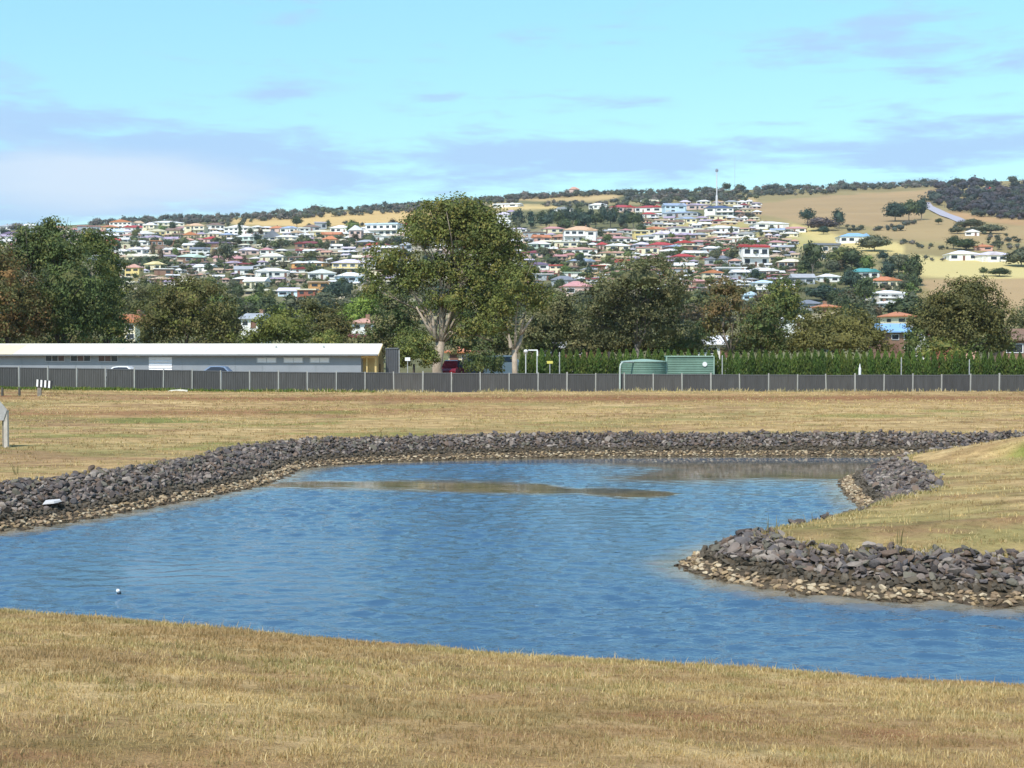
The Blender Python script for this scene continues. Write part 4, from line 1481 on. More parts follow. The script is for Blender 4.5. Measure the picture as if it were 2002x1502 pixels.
def nth(k):
    k += 1
    if k <= 20:
        return ORD[k - 1]
    if k % 10 == 0:
        return TENS[k // 10][:-1] + 'ieth'
    return TENS[k // 10] + '-' + ORD[k % 10 - 1]

for q in range(4):
    V_, F_, C_ = [], [], []
    h, rad = 3.75, .33
    n = 1050
    t = hr.random(n) ** .85
    z = t * h
    prof_r = rad * np.where(t < .72, 1.0, np.maximum(0, 1 - (t - .72) / .28) ** .75 * .96 + .04) * hr.uniform(.75, 1.12, n)
    a = hr.uniform(0, 6.28, n)
    P = np.stack([np.cos(a) * prof_r, np.sin(a) * prof_r, z], 1)
    Nn = np.stack([np.cos(a), np.sin(a), np.full(n, .25)], 1)
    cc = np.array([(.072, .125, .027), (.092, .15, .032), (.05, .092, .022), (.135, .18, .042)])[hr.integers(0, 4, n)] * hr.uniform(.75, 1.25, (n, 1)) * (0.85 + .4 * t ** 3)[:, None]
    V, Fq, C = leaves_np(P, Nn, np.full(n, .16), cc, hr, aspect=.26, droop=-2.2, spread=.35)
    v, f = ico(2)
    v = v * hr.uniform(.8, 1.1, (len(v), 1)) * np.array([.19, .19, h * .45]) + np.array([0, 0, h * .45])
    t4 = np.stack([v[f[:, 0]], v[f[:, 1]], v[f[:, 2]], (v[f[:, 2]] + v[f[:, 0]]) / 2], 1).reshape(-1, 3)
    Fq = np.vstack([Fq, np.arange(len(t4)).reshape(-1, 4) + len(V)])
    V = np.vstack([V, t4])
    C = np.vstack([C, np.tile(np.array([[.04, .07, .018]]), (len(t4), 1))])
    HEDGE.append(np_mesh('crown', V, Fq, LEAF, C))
tm = MB()
tm.tube([(0, 0, -.3), (0, 0, 3.2)], [.06, .02], 6)
HTRUNK = tm.mesh('trunk', BARK_DARK)
xx = px2x(1021, 122.6)
hc = 0
while xx < 45:
    pxq = 1001 + xx / 122.6 * F
    skip = 1212 < pxq < 1394 and False
    root = empty('conifer', (xx, 122.9 + hr.normal(0, .08), float(fence_base(xx)) - .1), float(hr.uniform(0, 6.28)))
    topy = np.interp(pxq, [1010, 1060, 1300, 1400, 1650, 2002], [692, 686, 685, 687, 686, 690]) + hr.normal(0, 1.2)
    hh = at(0, float(topy), 122.9).z - root.location.z
    s = hh / 3.75
    left = pxq < 1210
    part_ = 'left of the green tanks' if left else 'behind the green tanks' if pxq < 1400 else 'right of the green tanks'
    HCOUNT[part_] = HCOUNT.get(part_, -1) + 1
    tag(root, 'narrow clipped conifer, %s from left in the hedge %s' % (nth(HCOUNT[part_]), part_), 'conifer', 'clipped conifers in the hedge ' + part_)
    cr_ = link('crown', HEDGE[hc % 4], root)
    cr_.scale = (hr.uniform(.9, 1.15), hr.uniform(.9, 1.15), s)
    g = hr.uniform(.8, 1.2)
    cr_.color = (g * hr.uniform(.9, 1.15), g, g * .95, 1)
    link('trunk', HTRUNK, root)
    hc += 1
    xx += 0.60 * hr.uniform(.92, 1.08)

# ---------------------------------------------------------------- houses on the hill
WALLC = {'white': (.80, .78, .74), 'cream': (.74, .66, .46), 'yellow': (.70, .55, .22), 'orange': (.62, .33, .12), 'red brick': (.30, .095, .06), 'brown brick': (.26, .15, .10),
         'pink': (.66, .48, .42), 'apricot': (.68, .48, .30), 'grey': (.38, .40, .43), 'pale blue': (.55, .68, .78), 'salmon': (.62, .36, .28), 'tan': (.52, .42, .28), 'pale green': (.55, .66, .56)}
ROOFC = {'white': (.78, .77, .77), 'cream': (.70, .64, .48), 'red': (.42, .045, .04), 'dark red': (.22, .035, .035), 'orange': (.50, .19, .08), 'pink': (.52, .26, .25), 'salmon': (.54, .30, .22),
         'mauve': (.40, .32, .42), 'purple': (.15, .10, .16), 'navy': (.06, .085, .19), 'slate grey': (.19, .20, .23), 'grey': (.36, .37, .39), 'brown': (.22, .14, .10), 'blue': (.24, .42, .66),
         'pale green': (.50, .64, .54), 'blue-grey': (.30, .36, .48), 'tan': (.50, .36, .24), 'teal': (.08, .30, .30), 'apricot': (.62, .40, .24), 'pale blue': (.52, .66, .80), 'yellow': (.70, .58, .28),
         'lilac': (.62, .56, .66)}
_mc = {}


def wall_mat(c):
    if ('w', c) not in _mc:
        _mc['w', c] = plain('wall_' + c.replace(' ', '_').replace('-', '_'), WALLC[c], .7, .08, .4)
    return _mc['w', c]


def roof_mat(c):
    if ('r', c) not in _mc:
        _mc['r', c] = plain('roof_' + c.replace(' ', '_').replace('-', '_'), ROOFC[c], .5, .14, .5)
    return _mc['r', c]


wb = MB()
wb.box(-.5, .5, -.04, .12, -.5, .5)
WIN = wb.mesh('window', GLASS)
wf = MB()
for (a, b, c_, d) in ((-.5, .5, .5, .58), (-.5, .5, -.58, -.5), (-.56, -.5, -.58, .58), (.5, .56, -.58, .58)):
    wf.box(a, b, -.07, .1, c_, d)
WINF = wf.mesh('frame', WHITE_PAINT)
db = MB()
db.box(-.5, .5, -.05, .1, -.5, .5)
DOOR = db.mesh('door', plain('house_door', (.20, .10, .07), .5))
GAR = db.mesh('garage_door', plain('garage_door_paint', (.62, .60, .56), .5))
RAILM = plain('balcony_rail_paint', (.72, .72, .72), .5)

HOUSES = [
    # x0, x1, top, base, wall, roof, form, storeys
    (0, 36, 439, 451, 'white', 'grey', 'h', 1), (38, 74, 437, 450, 'white', 'white', 'h', 1), (4, 40, 453, 467, 'pink', 'purple', 'h', 1), (-30, 6, 446, 462, 'white', 'white', 'h', 1), (44, 78, 452, 466, 'white', 'blue-grey', 'g', 1), (0, 26, 467, 482, 'cream', 'white', 'h', 1),
    (196, 232, 440, 452, 'apricot', 'orange', 'h', 1), (237, 288, 440, 455, 'white', 'red', 'h', 1), (208, 240, 447, 463, 'white', 'pale blue', 'g', 1), (294, 356, 431, 449, 'cream', 'white', 'h', 2), (281, 332, 448, 461, 'yellow', 'cream', 'g', 1),
    (236, 280, 456, 469, 'white', 'salmon', 'h', 1), (274, 322, 460, 474, 'cream', 'mauve', 'h', 1), (322, 353, 463, 476, 'white', 'mauve', 'g', 1), (362, 402, 436, 458, 'cream', 'apricot', 'h', 2), (402, 438, 436, 449, 'white', 'brown', 'h', 1),
    (440, 500, 440, 459, 'white', 'white', 'g', 2), (405, 436, 452, 466, 'cream', 'white', 'h', 1), (466, 502, 457, 479, 'pale green', 'white', 'h', 2), (368, 394, 471, 481, 'white', 'white', 'g', 1), (390, 460, 472, 484, 'brown brick', 'purple', 'h', 1),
    (370, 408, 483, 499, 'white', 'slate grey', 'g', 2), (317, 360, 484, 497, 'pink', 'white', 'h', 1), (274, 300, 483, 496, 'white', 'white', 'g', 1), (344, 400, 496, 514, 'brown brick', 'pale green', 'h', 1), (222, 264, 498, 512, 'cream', 'tan', 'h', 1),
    (272, 322, 497, 510, 'tan', 'cream', 'h', 1), (284, 321, 511, 528, 'cream', 'yellow', 'h', 1), (246, 275, 516, 543, 'yellow', 'salmon', 'h', 2), (458, 492, 520, 538, 'white', 'grey', 'g', 1), (445, 482, 501, 515, 'brown brick', 'pink', 'h', 1),
    (416, 436, 537, 547, 'white', 'white', 'g', 1), (466, 504, 484, 499, 'pink', 'lilac', 'h', 1), (224, 252, 487, 499, 'white', 'white', 'h', 1),
    (510, 550, 450, 477, 'white', 'slate grey', 'a', 2), (549, 585, 442, 456, 'white', 'blue-grey', 'h', 1), (584, 604, 445, 460, 'white', 'white', 'f', 2), (602, 650, 449, 462, 'yellow', 'cream', 'h', 1), (648, 684, 440, 456, 'white', 'white', 'h', 1),
    (684, 709, 441, 473, 'pink', 'white', 'g', 2), (718, 785, 436, 462, 'white', 'pale blue', 'f', 2), (719, 760, 474, 488, 'white', 'red', 'h', 1), (632, 660, 461, 481, 'apricot', 'orange', 'h', 1), (576, 632, 471, 486, 'brown brick', 'dark red', 'h', 1),
    (508, 534, 484, 498, 'white', 'pink', 'h', 1), (510, 556, 495, 513, 'cream', 'white', 'h', 1), (567, 642, 498, 512, 'brown brick', 'brown', 'h', 1), (574, 643, 509, 524, 'orange', 'white', 'h', 1), (650, 714, 506, 536, 'yellow', 'lilac', 'h', 2),
    (495, 562, 523, 543, 'white', 'white', 'h', 1), (570, 611, 522, 534, 'white', 'dark red', 'g', 1), (600, 655, 526, 547, 'white', 'white', 'g', 1), (655, 712, 532, 553, 'pale blue', 'white', 'h', 1), (602, 640, 549, 576, 'orange', 'tan', 'f', 2),
    (582, 617, 564, 590, 'red brick', 'cream', 'f', 2), (545, 584, 562, 580, 'pale blue', 'lilac', 'g', 1), (462, 540, 563, 578, 'tan', 'cream', 'h', 1), (479, 522, 542, 563, 'cream', 'white', 'g', 1), (478, 514, 612, 642, 'white', 'grey', 'g', 1),
    (234, 276, 614, 668, 'cream', 'orange', 'g', 2), (688, 730, 622, 648, 'white', 'salmon', 'h', 1), (655, 720, 652, 672, 'salmon', 'dark red', 'h', 1),
    # right of the tallest gum
    (966, 1021, 397, 406, 'white', 'white', 'g', 1), (972, 998, 415, 429, 'white', 'lilac', 'h', 1), (976, 998, 430, 446, 'white', 'white', 'g', 1), (1083, 1120, 405, 416, 'white', 'grey', 'g', 1), (1152, 1189, 397, 410, 'white', 'white', 'h', 1),
    (1189, 1243, 400, 416, 'pink', 'red', 'h', 1), (1102, 1167, 441, 474, 'white', 'apricot', 'h', 2), (994, 1034, 445, 456, 'white', 'lilac', 'h', 1), (1041, 1075, 459, 474, 'salmon', 'orange', 'g', 1), (1080, 1112, 458, 472, 'brown brick', 'salmon', 'g', 1),
    (1032, 1076, 472, 487, 'pale green', 'white', 'h', 1), (1086, 1133, 472, 485, 'cream', 'white', 'f', 1), (1090, 1169, 482, 498, 'white', 'salmon', 'h', 1), (1168, 1186, 473, 489, 'pink', 'red', 'h', 1), (1168, 1237, 461, 476, 'white', 'pink', 'h', 1),
    (1185, 1231, 475, 491, 'cream', 'white', 'h', 1), (1023, 1082, 489, 504, 'pink', 'dark red', 'h', 1), (1170, 1231, 490, 503, 'cream', 'salmon', 'h', 1), (1030, 1075, 512, 528, 'white', 'purple', 'h', 1), (1111, 1160, 504, 522, 'tan', 'blue-grey', 'h', 1),
    (1168, 1199, 515, 527, 'white', 'cream', 'h', 1), (1102, 1147, 532, 543, 'white', 'pale green', 'f', 1), (1078, 1126, 539, 562, 'grey', 'slate grey', 'h', 1), (1098, 1155, 549, 578, 'pink', 'pink', 'h', 1), (1026, 1079, 535, 549, 'grey', 'white', 'f', 1),
    (1000, 1030, 458, 474, 'white', 'tan', 'h', 1), (996, 1024, 476, 492, 'cream', 'pink', 'h', 1), (1297, 1340, 397, 417, 'pale blue', 'blue-grey', 'g', 2), (1253, 1282, 415, 427, 'white', 'red', 'h', 1), (1243, 1296, 401, 416, 'white', 'red', 'h', 1), (1336, 1385, 397, 411, 'pink', 'mauve', 'h', 1),
    (1379, 1437, 401, 424, 'white', 'navy', 'h', 2), (1300, 1372, 412, 425, 'grey', 'blue-grey', 'h', 1), (1384, 1420, 421, 432, 'cream', 'white', 'f', 1), (1472, 1540, 432, 448, 'white', 'white', 'h', 1), (1382, 1444, 440, 456, 'white', 'white', 'h', 1),
    (1276, 1323, 451, 469, 'white', 'lilac', 'h', 1), (1238, 1264, 450, 468, 'yellow', 'cream', 'f', 2), (1268, 1318, 473, 490, 'pink', 'red', 'h', 1), (1320, 1360, 470, 484, 'cream', 'red', 'g', 1), (1315, 1356, 496, 512, 'pink', 'red', 'h', 1),
    (1292, 1332, 486, 500, 'cream', 'white', 'h', 1), (1372, 1409, 481, 495, 'grey', 'white', 'h', 1), (1381, 1440, 499, 519, 'grey', 'slate grey', 'h', 1), (1444, 1500, 477, 522, 'white', 'red', 'b', 2), (1462, 1524, 523, 541, 'pink', 'white', 'h', 1),
    (1399, 1457, 522, 538, 'white', 'white', 'f', 1), (1337, 1382, 545, 559, 'brown brick', 'pink', 'h', 1), (1474, 1512, 547, 563, 'white', 'pale blue', 'h', 1), (1481, 1498, 562, 574, 'cream', 'white', 'g', 1), (1453, 1484, 570, 588, 'pale blue', 'pale blue', 'g', 1),
    (1500, 1536, 470, 482, 'white', 'pink', 'h', 1), (1240, 1270, 473, 488, 'grey', 'lilac', 'h', 1), (1420, 1446, 462, 474, 'white', 'cream', 'h', 1), (1350, 1384, 455, 467, 'tan', 'grey', 'h', 1),
    (1581, 1640, 475, 511, 'tan', 'slate grey', 'f', 2), (1641, 1702, 455, 476, 'white', 'blue', 'h', 1), (1521, 1574, 505, 525, 'brown brick', 'cream', 'h', 1), (1549, 1592, 535, 556, 'grey', 'grey', 'g', 1), (1592, 1640, 559, 580, 'grey', 'navy', 'h', 1),
    (1663, 1720, 524, 545, 'white', 'teal', 'h', 1), (1703, 1764, 540, 564, 'cream', 'orange', 'h', 1), (1706, 1777, 567, 592, 'white', 'white', 'h', 2), (1722, 1752, 588, 602, 'pale blue', 'white', 'g', 1), (1560, 1606, 586, 608, 'grey', 'slate grey', 'h', 1),
    (1600, 1637, 594, 612, 'tan', 'orange', 'h', 1), (1541, 1559, 614, 638, 'white', 'white', 'g', 1), (1743, 1780, 609, 635, 'cream', 'orange', 'h', 1), (1727, 1779, 632, 690, 'brown brick', 'blue', 'g', 2), (1778, 1818, 637, 660, 'white', 'white', 'h', 1),
    (1968, 2060, 642, 700, 'brown brick', 'brown', 'g', 1), (1836, 1886, 644, 672, 'red brick', 'red', 'h', 1), (1888, 1912, 642, 668, 'salmon', 'red', 'h', 1),
    (1855, 1912, 489, 510, 'white', 'white', 'h', 1), (1911, 1982, 491, 512, 'white', 'lilac', 'h', 1), (1888, 1915, 449, 462, 'white', 'white', 'g', 1), (1906, 1942, 478, 491, 'salmon', 'orange', 'h', 1), (1926, 1940, 366, 379, 'white', 'red', 'h', 1),
    (1966, 2002, 376, 385, 'white', 'grey', 'h', 1), (1112, 1132, 366, 380, 'pink', 'salmon', 'h', 1), (1600, 1640, 535, 552, 'white', 'white', 'h', 1), (1500, 1534, 497, 512, 'cream', 'tan', 'h', 1),
    # glimpsed behind the near trees
    (1118, 1190, 664, 700, 'brown brick', 'purple', 'h', 1), (1070, 1112, 668, 700, 'white', 'white', 'g', 1), (1378, 1424, 656, 700, 'white', 'white', 'g', 1), (880, 925, 676, 712, 'cream', 'orange', 'h', 1),
]
hillrng = random.Random(42)
HBOX = []
ROWS = {}


def region(x, y):
    if y > 605:
        return 'close behind the fence trees'
    side = 'at left' if x < 860 else ('at centre' if x < 1390 else 'at right')
    band = ('topmost' if y < 444 else 'second-highest' if y < 458 else 'upper' if y < 474 else 'middle' if y < 492 else 'lower middle' if y < 512 else 'lower' if y < 545 else 'lowest')
    return band + ' row ' + side


# further houses that fill the rows
frng = random.Random(77)
OCC = [(h[0], h[1], h[2], h[3]) for h in HOUSES]
fill = []
tries = 0
while len(fill) < 134 and tries < 20000:
    tries += 1
    zone = frng.choice([(190, 800, 440, 560), (0, 200, 445, 480), (985, 1420, 420, 560), (1230, 1560, 455, 560), (700, 800, 445, 540), (860, 1000, 430, 560), (200, 790, 440, 472), (200, 790, 440, 472), (200, 500, 440, 520), (1000, 1400, 455, 500), (1000, 1400, 455, 500)])
    xm_, bs_ = frng.uniform(zone[0], zone[1]), frng.uniform(zone[2], zone[3])
    if 1000 < xm_ < 1260 and bs_ < 456:
        continue
    ww_ = frng.uniform(22, 46)
    hh_ = frng.uniform(11, 16) + (5 if frng.random() < .18 else 0)
    b_ = (xm_ - ww_ / 2, xm_ + ww_ / 2, bs_ - hh_, bs_)
    if bs_ < np.interp(xm_, *RIDGE) + 12 or (395 < xm_ < 850 and bs_ < 449):
        continue
    if any(max(0, min(b_[1], o_[1]) - max(b_[0], o_[0])) * max(0, min(b_[3], o_[3]) - max(b_[2], o_[2])) > .42 * min(ww_ * hh_, (o_[1] - o_[0]) * (o_[3] - o_[2])) for o_ in OCC):
        continue
    OCC.append(b_)
    fill.append((*b_, frng.choice(['white', 'white', 'cream', 'white', 'pink', 'cream', 'tan', 'grey', 'brown brick', 'apricot']),
                 frng.choice(['white', 'white', 'cream', 'lilac', 'grey', 'salmon', 'tan', 'brown', 'mauve', 'red', 'blue-grey', 'pink', 'white', 'orange']), frng.choice('hhhggf'), 2 if hh_ > 17 else 1))
HOUSES += fill
for h in HOUSES:
    ROWS.setdefault(region((h[0] + h[1]) / 2, h[3]), []).append(h)
for k in ROWS:
    ROWS[k].sort(key=lambda h: h[0] + h[1])


def house(h):
    x0, x1, top, base, wc, rc, form, st = h
    xm = (x0 + x1) / 2
    d = hill_depth(xm, base)
    if base > 610:
        d = np.interp(base, [610, 700], [300, 165])
    W = (x1 - x0) / F * d
    ang = hillrng.uniform(-.3, .3) if form != 'b' else .25
    Dp = max(6.0, W * hillrng.uniform(.6, .8))
    Wb = W / (abs(math.cos(ang)) + .25 * abs(math.sin(ang)))
    X = px2x(xm, d)
    Y = d + Dp * .5
    z = EYE - (base - HOR) / F * d
    Ht = (base - top) / F * d
    fl = {'h': .60, 'g': .58, 'a': .35, 'f': .86, 'b': .74}[form]
    wh = Ht * (fl if st == 1 else min(.86, fl + .1))
    rh = Ht - wh
    row = ROWS[region(xm, base)]
    rn = region(xm, base)
    lab = '%s%s house, %s %sroof, %s from left, %s' % (wc, ' two-storey' if st == 2 else '', rc, {'h': 'hip ', 'g': 'gable ', 'a': 'steep ', 'f': 'flat ', 'b': ''}[form], nth(row.index(h)), rn)
    if rn.startswith('close'):
        lab = '%s house, %s roof, %s from left %s' % (wc, rc, nth(row.index(h)), rn)
    root = empty('house', (X, Y, z), ang)
    tag(root, lab, 'house', 'houses on the hillside')
    m = MB()
    m.box(-Wb / 2, Wb / 2, -Dp / 2, Dp / 2, -3.5, wh)
    m.build('wall', wall_mat(wc), root)
    ov = .45
    m = MB()
    a, b = Wb / 2 + ov, Dp / 2 + ov
    e0 = wh + .003
    if form in 'h':
        rl_ = max(.3, a - b) if a > b else .3
        m.add([(-a, -b, e0), (a, -b, e0), (a, b, e0), (-a, b, e0), (-a, -b, e0 + .18), (a, -b, e0 + .18), (a, b, e0 + .18), (-a, b, e0 + .18), (-rl_, 0, wh + rh), (rl_, 0, wh + rh)],
              [(3, 2, 1, 0), (0, 1, 5, 4), (1, 2, 6, 5), (2, 3, 7, 6), (3, 0, 4, 7), (4, 5, 9, 8), (5, 6, 9), (6, 7, 8, 9), (7, 4, 8)])
    elif form in 'g':
        if hillrng.random() < .45:      # gable towards the street
            m.prism([(-a, e0), (a, e0), (a, e0 + .15), (0, wh + rh), (-a, e0 + .15)], -b, b, 'y')
        else:
            m.prism([(-b, e0), (b, e0), (b, e0 + .15), (0, wh + rh), (-b, e0 + .15)], -a, a, 'x')
    elif form == 'a':
        m.prism([(-a, e0), (a, e0), (0, wh + rh)], -b, b, 'y')
    elif form == 'b':
        m.prism([(-b, e0), (b, e0), (b, e0 + rh * .3), (-b * .1, wh + rh), (-b, e0 + rh * .45)], -a, a, 'x')
    else:
        m.prism([(-b, e0), (b, e0), (b, wh + rh), (-b, wh + rh * .75)], -a, a, 'x')
    rf = m.build('roof', roof_mat(rc), root)
    if form in 'hg' and hillrng.random() < .3:
        m = MB()
        cxq = hillrng.uniform(-.25, .25) * Wb
        m.box(cxq - .35, cxq + .35, .4, 1.1, wh + .2, wh + rh + .7)
        m.build('chimney', wall_mat('brown brick'), rf)
    if form in 'hg' and Wb > 7.5 and hillrng.random() < .6:      # a projecting front wing
        ws_ = hillrng.choice([-1, 1]) * Wb * hillrng.uniform(.2, .32)
        ww_ = Wb * hillrng.uniform(.28, .4)
        hw_ = wh * hillrng.uniform(.9, .98)
        m = MB()
        m.box(ws_ - ww_ / 2, ws_ + ww_ / 2, -Dp / 2 - 1.6, -Dp / 2 - .002, -3.5, hw_)
        wg = m.build('wing', wall_mat(wc), root)
        m = MB()
        a2 = ww_ / 2 + .35
        rr_ = min(rh * .8, ww_ * .35)
        m.prism([(ws_ - a2, hw_ + .004), (ws_ + a2, hw_ + .004), (ws_ + a2, hw_ + .14), (ws_, hw_ + rr_), (ws_ - a2, hw_ + .14)], -Dp / 2 - 2.0, -Dp * .1, 'y')
        m.build('wing_roof', roof_mat(rc), wg)
        wnd = link('window', WIN, wg, (ws_, -Dp / 2 - 1.6, hw_ - wh / st * .45))
        wnd.scale = (ww_ * .5, 1, wh / st * .45)
    # windows by storey, one door, sometimes a garage
    sh_ = wh / st
    nw = max(2, min(6, int(Wb / 3.4)))
    doorslot = hillrng.randrange(nw)
    for s in range(st):
        for q in range(nw):
            cx = -Wb / 2 + Wb * (q + .5) / nw
            if s == 0 and q == doorslot:
                dobj = link('door', DOOR, root, (cx, -Dp / 2, min(1.05, sh_ * .42)))
                dobj.scale = (1.0, 1, min(2.1, sh_ * .84))
                continue
            if s == 0 and q in (0, nw - 1) and nw > 3 and hillrng.random() < .35:
                dobj = link('garage_door', GAR, root, (cx, -Dp / 2, sh_ * .40))
                dobj.scale = (min(2.8, Wb / nw * .85), 1, sh_ * .78)
                continue
            ww = min(Wb / nw * hillrng.uniform(.45, .78), 2.6)
            wnd = link('window', WIN, root, (cx, -Dp / 2, s * sh_ + sh_ * .56))
            wnd.scale = (ww, 1, sh_ * hillrng.uniform(.40, .52))
            if x1 - x0 > 38:
                link('frame', WINF, wnd)
    for sx in (-1, 1):                       # a window in each flank
        wnd = link('window', WIN, root, (sx * Wb / 2, hillrng.uniform(-.2, .2) * Dp, wh - sh_ * .45))
        wnd.rotation_euler = (0, 0, sx * R(90))
        wnd.scale = (1.4, 1, sh_ * .4)
    if st == 2 and form in 'hfb' and Wb > 9:
        m = MB()
        m.box(-Wb / 2, Wb / 2, -Dp / 2 - 1.3, -Dp / 2 - .001, sh_ - .1, sh_ + .08)
        for q in range(int(Wb / 1.2)):
            xq = -Wb / 2 + .1 + q * (Wb - .2) / max(1, int(Wb / 1.2) - 1)
            m.box(xq - .04, xq + .04, -Dp / 2 - 1.28, -Dp / 2 - 1.2, sh_ + .08, sh_ + 1.0)
        m.box(-Wb / 2, Wb / 2, -Dp / 2 - 1.29, -Dp / 2 - 1.19, sh_ + 1.0, sh_ + 1.08)
        m.build('balcony', RAILM, root)
    HBOX.append((x0, x1, top, base, d))


for h in HOUSES:
    house(h)

# ---------------------------------------------------------------- the many smaller roofs beyond those, as one mass
srng = random.Random(991)
sv, sf, scol = [], [], []
PW_ = [WALLC[k] for k in ('white', 'white', 'cream', 'white', 'pink', 'tan', 'grey', 'cream', 'apricot')]
PR_ = [ROOFC[k] for k in ('white', 'white', 'lilac', 'cream', 'white', 'grey', 'salmon', 'tan', 'pink', 'brown', 'mauve', 'white', 'dark red')]


def addq(quads, c):
    for qd in quads:
        b_ = len(sv)
        sv.extend(qd)
        sf.append((b_, b_ + 1, b_ + 2, b_ + 3))
        scol.extend([c] * 4)


cnt = 0
tries = 0
while cnt < 330 and tries < 30000:
    tries += 1
    zone = srng.choice([(190, 800, 437, 480), (190, 800, 437, 560), (-10, 200, 446, 486), (985, 1440, 420, 560), (985, 1400, 455, 510), (1230, 1560, 450, 570), (200, 790, 440, 465), (1260, 1480, 400, 440)])
    px, base = srng.uniform(zone[0], zone[1]), srng.uniform(zone[2], zone[3])
    if (1000 < px < 1260 and base < 456) or base < np.interp(px, *RIDGE) + 14 or (395 < px < 850 and base < 447):
        continue
    wpx, hpx_ = srng.uniform(13, 30), srng.uniform(6.5, 11)
    bx = (px - wpx / 2, px + wpx / 2, base - hpx_, base)
    if any(max(0, min(bx[1], o_[1]) - max(bx[0], o_[0])) * max(0, min(bx[3], o_[3]) - max(bx[2], o_[2])) > .34 * min(wpx * hpx_, (o_[1] - o_[0]) * (o_[3] - o_[2])) for o_ in HBOX):
        continue
    d = hill_depth(px, base)
    HBOX.append((*bx, d))
    cnt += 1
    W, H, Dp = wpx / F * d, hpx_ / F * d, max(5.0, wpx / F * d * .7)
    X, Yc, z = px2x(px, d), d + Dp / 2, EYE - (base - HOR) / F * d
    an = srng.uniform(-.4, .4)
    ca, sa = math.cos(an), math.sin(an)

    def T(x, y, q):
        return (X + x * ca - y * sa, Yc + x * sa + y * ca, z + q)
    a, b, wh = W / 2, Dp / 2, H * .58
    wc, rc = srng.choice(PW_), srng.choice(PR_)
    cs = [(-a, -b), (a, -b), (a, b), (-a, b)]
    addq([[T(*cs[i], -3), T(*cs[(i + 1) % 4], -3), T(*cs[(i + 1) % 4], wh), T(*cs[i], wh)] for i in range(4)], wc)
    o_ = .4
    rl_ = max(.3, a - b) if srng.random() < .6 else a + o_
    es = [(-a - o_, -b - o_), (a + o_, -b - o_), (a + o_, b + o_), (-a - o_, b + o_)]
    r0, r1_ = T(-rl_, 0, H), T(rl_, 0, H)
    e = [T(*q, wh + .01) for q in es]
    addq([[e[0], e[1], r1_, r0], [e[1], e[2], r1_, r1_], [e[2], e[3], r0, r1_], [e[3], e[0], r0, r0]], rc)
    addq([[e[3], e[2], e[1], e[0]]], (.5, .5, .5))
    nw = max(2, int(W / 3))
    for q in range(nw):
        cx = -a + W * (q + .5) / nw
        hw = W / nw * srng.uniform(.2, .36)
        addq([[T(cx - hw, -b - .03, wh * .25), T(cx + hw, -b - .03, wh * .25), T(cx + hw, -b - .03, wh * .8), T(cx - hw, -b - .03, wh * .8)]], (.03, .035, .045))
o = link('houses', np_mesh('houses', np.array(sv), np.array(sf), attr_mat('small_house_paint', .65, 0, .3), np.array(scol)))
tag(o, 'crowd of small pale roofed houses packed over the hillside', kind='stuff')

# ---------------------------------------------------------------- trees over the hillside
tr = np.random.default_rng(321)
PROTO = []
for q in range(10):
    r = np.random.default_rng(700 + q)
    kind = q % 5
    if kind == 0:
        lobes = [(0, 0, .62, .34, .34, .30), (.16, .05, .55, .24, .24, .22), (-.18, -.05, .58, .22, .22, .24)]
    elif kind == 1:
        lobes = [(0, 0, .55, .30, .30, .42)]
    elif kind == 2:
        lobes = [(0, 0, .52, .48, .42, .34), (.25, .1, .42, .28, .28, .26), (-.3, 0, .45, .26, .26, .24), (.05, 0, .72, .25, .25, .18)]
    elif kind == 3:
        lobes = [(0, 0, .45, .20, .20, .42), (0, 0, .75, .12, .12, .24)]
    else:
        lobes = [(-.2, 0, .7, .22, .22, .18), (.18, .05, .78, .24, .24, .18), (.02, -.05, .55, .28, .28, .2), (.3, 0, .55, .16, .16, .16)]
    V, Fq, C, P = crown_np(lobes, r, .12, 11, .062, [(.9, .95, .9), (1.1, 1.05, 1.0), (.8, .85, .85), (1.2, 1.15, .95)], 1.15, .6, gap=.1, core=.8)
    cm_ = np_mesh('crown', V, Fq, LEAF, C)
    mb = MB()
    mb.tube([(0, 0, -.12), (.01, 0, .2), (-.01, .01, .5)], [.03, .024, .012], 6)
    for l in lobes[:3]:
        mb.tube([(0, 0, .25), (l[0] * .5, l[1] * .5, .4), (l[0], l[1], l[2])], [.016, .012, .005], 5)
    PROTO.append((cm_, mb.mesh('trunk', BARK_GREY)))
TINTS = {'dark green': (.075, .10, .045), 'olive': (.135, .145, .055), 'grey-green': (.125, .135, .085), 'bright green': (.14, .19, .055), 'blue-green': (.052, .082, .064), 'brownish': (.135, .105, .065),
         'purple-grey': (.11, .088, .095)}


def hill_tree(name, px, base, hpx, wpx, tint_name, proto, label, group, cat='tree', d=None, jitter=True):
    d = d or hill_depth(px, base)
    X = px2x(px, d)
    z = EYE - (base - HOR) / F * d
    z = min(z, lz(X, d) + .3)
    root = empty(name, (X, d, z), float(tr.uniform(0, 6.28)))
    tag(root, label, cat, group)
    H = hpx / F * d
    Wd = wpx / F * d
    c = link('crown', PROTO[proto][0], root)
    sxy = Wd / .86
    c.scale = (sxy, sxy, H / .96)
    t = np.array(TINTS[tint_name]) * (tr.uniform(.85, 1.2) if jitter else 1)
    c.color = (*t, 1)
    k = link('trunk', PROTO[proto][1], root)
    k.scale = (max(1, sxy * .8), max(1, sxy * .8), H / .96)
    return root


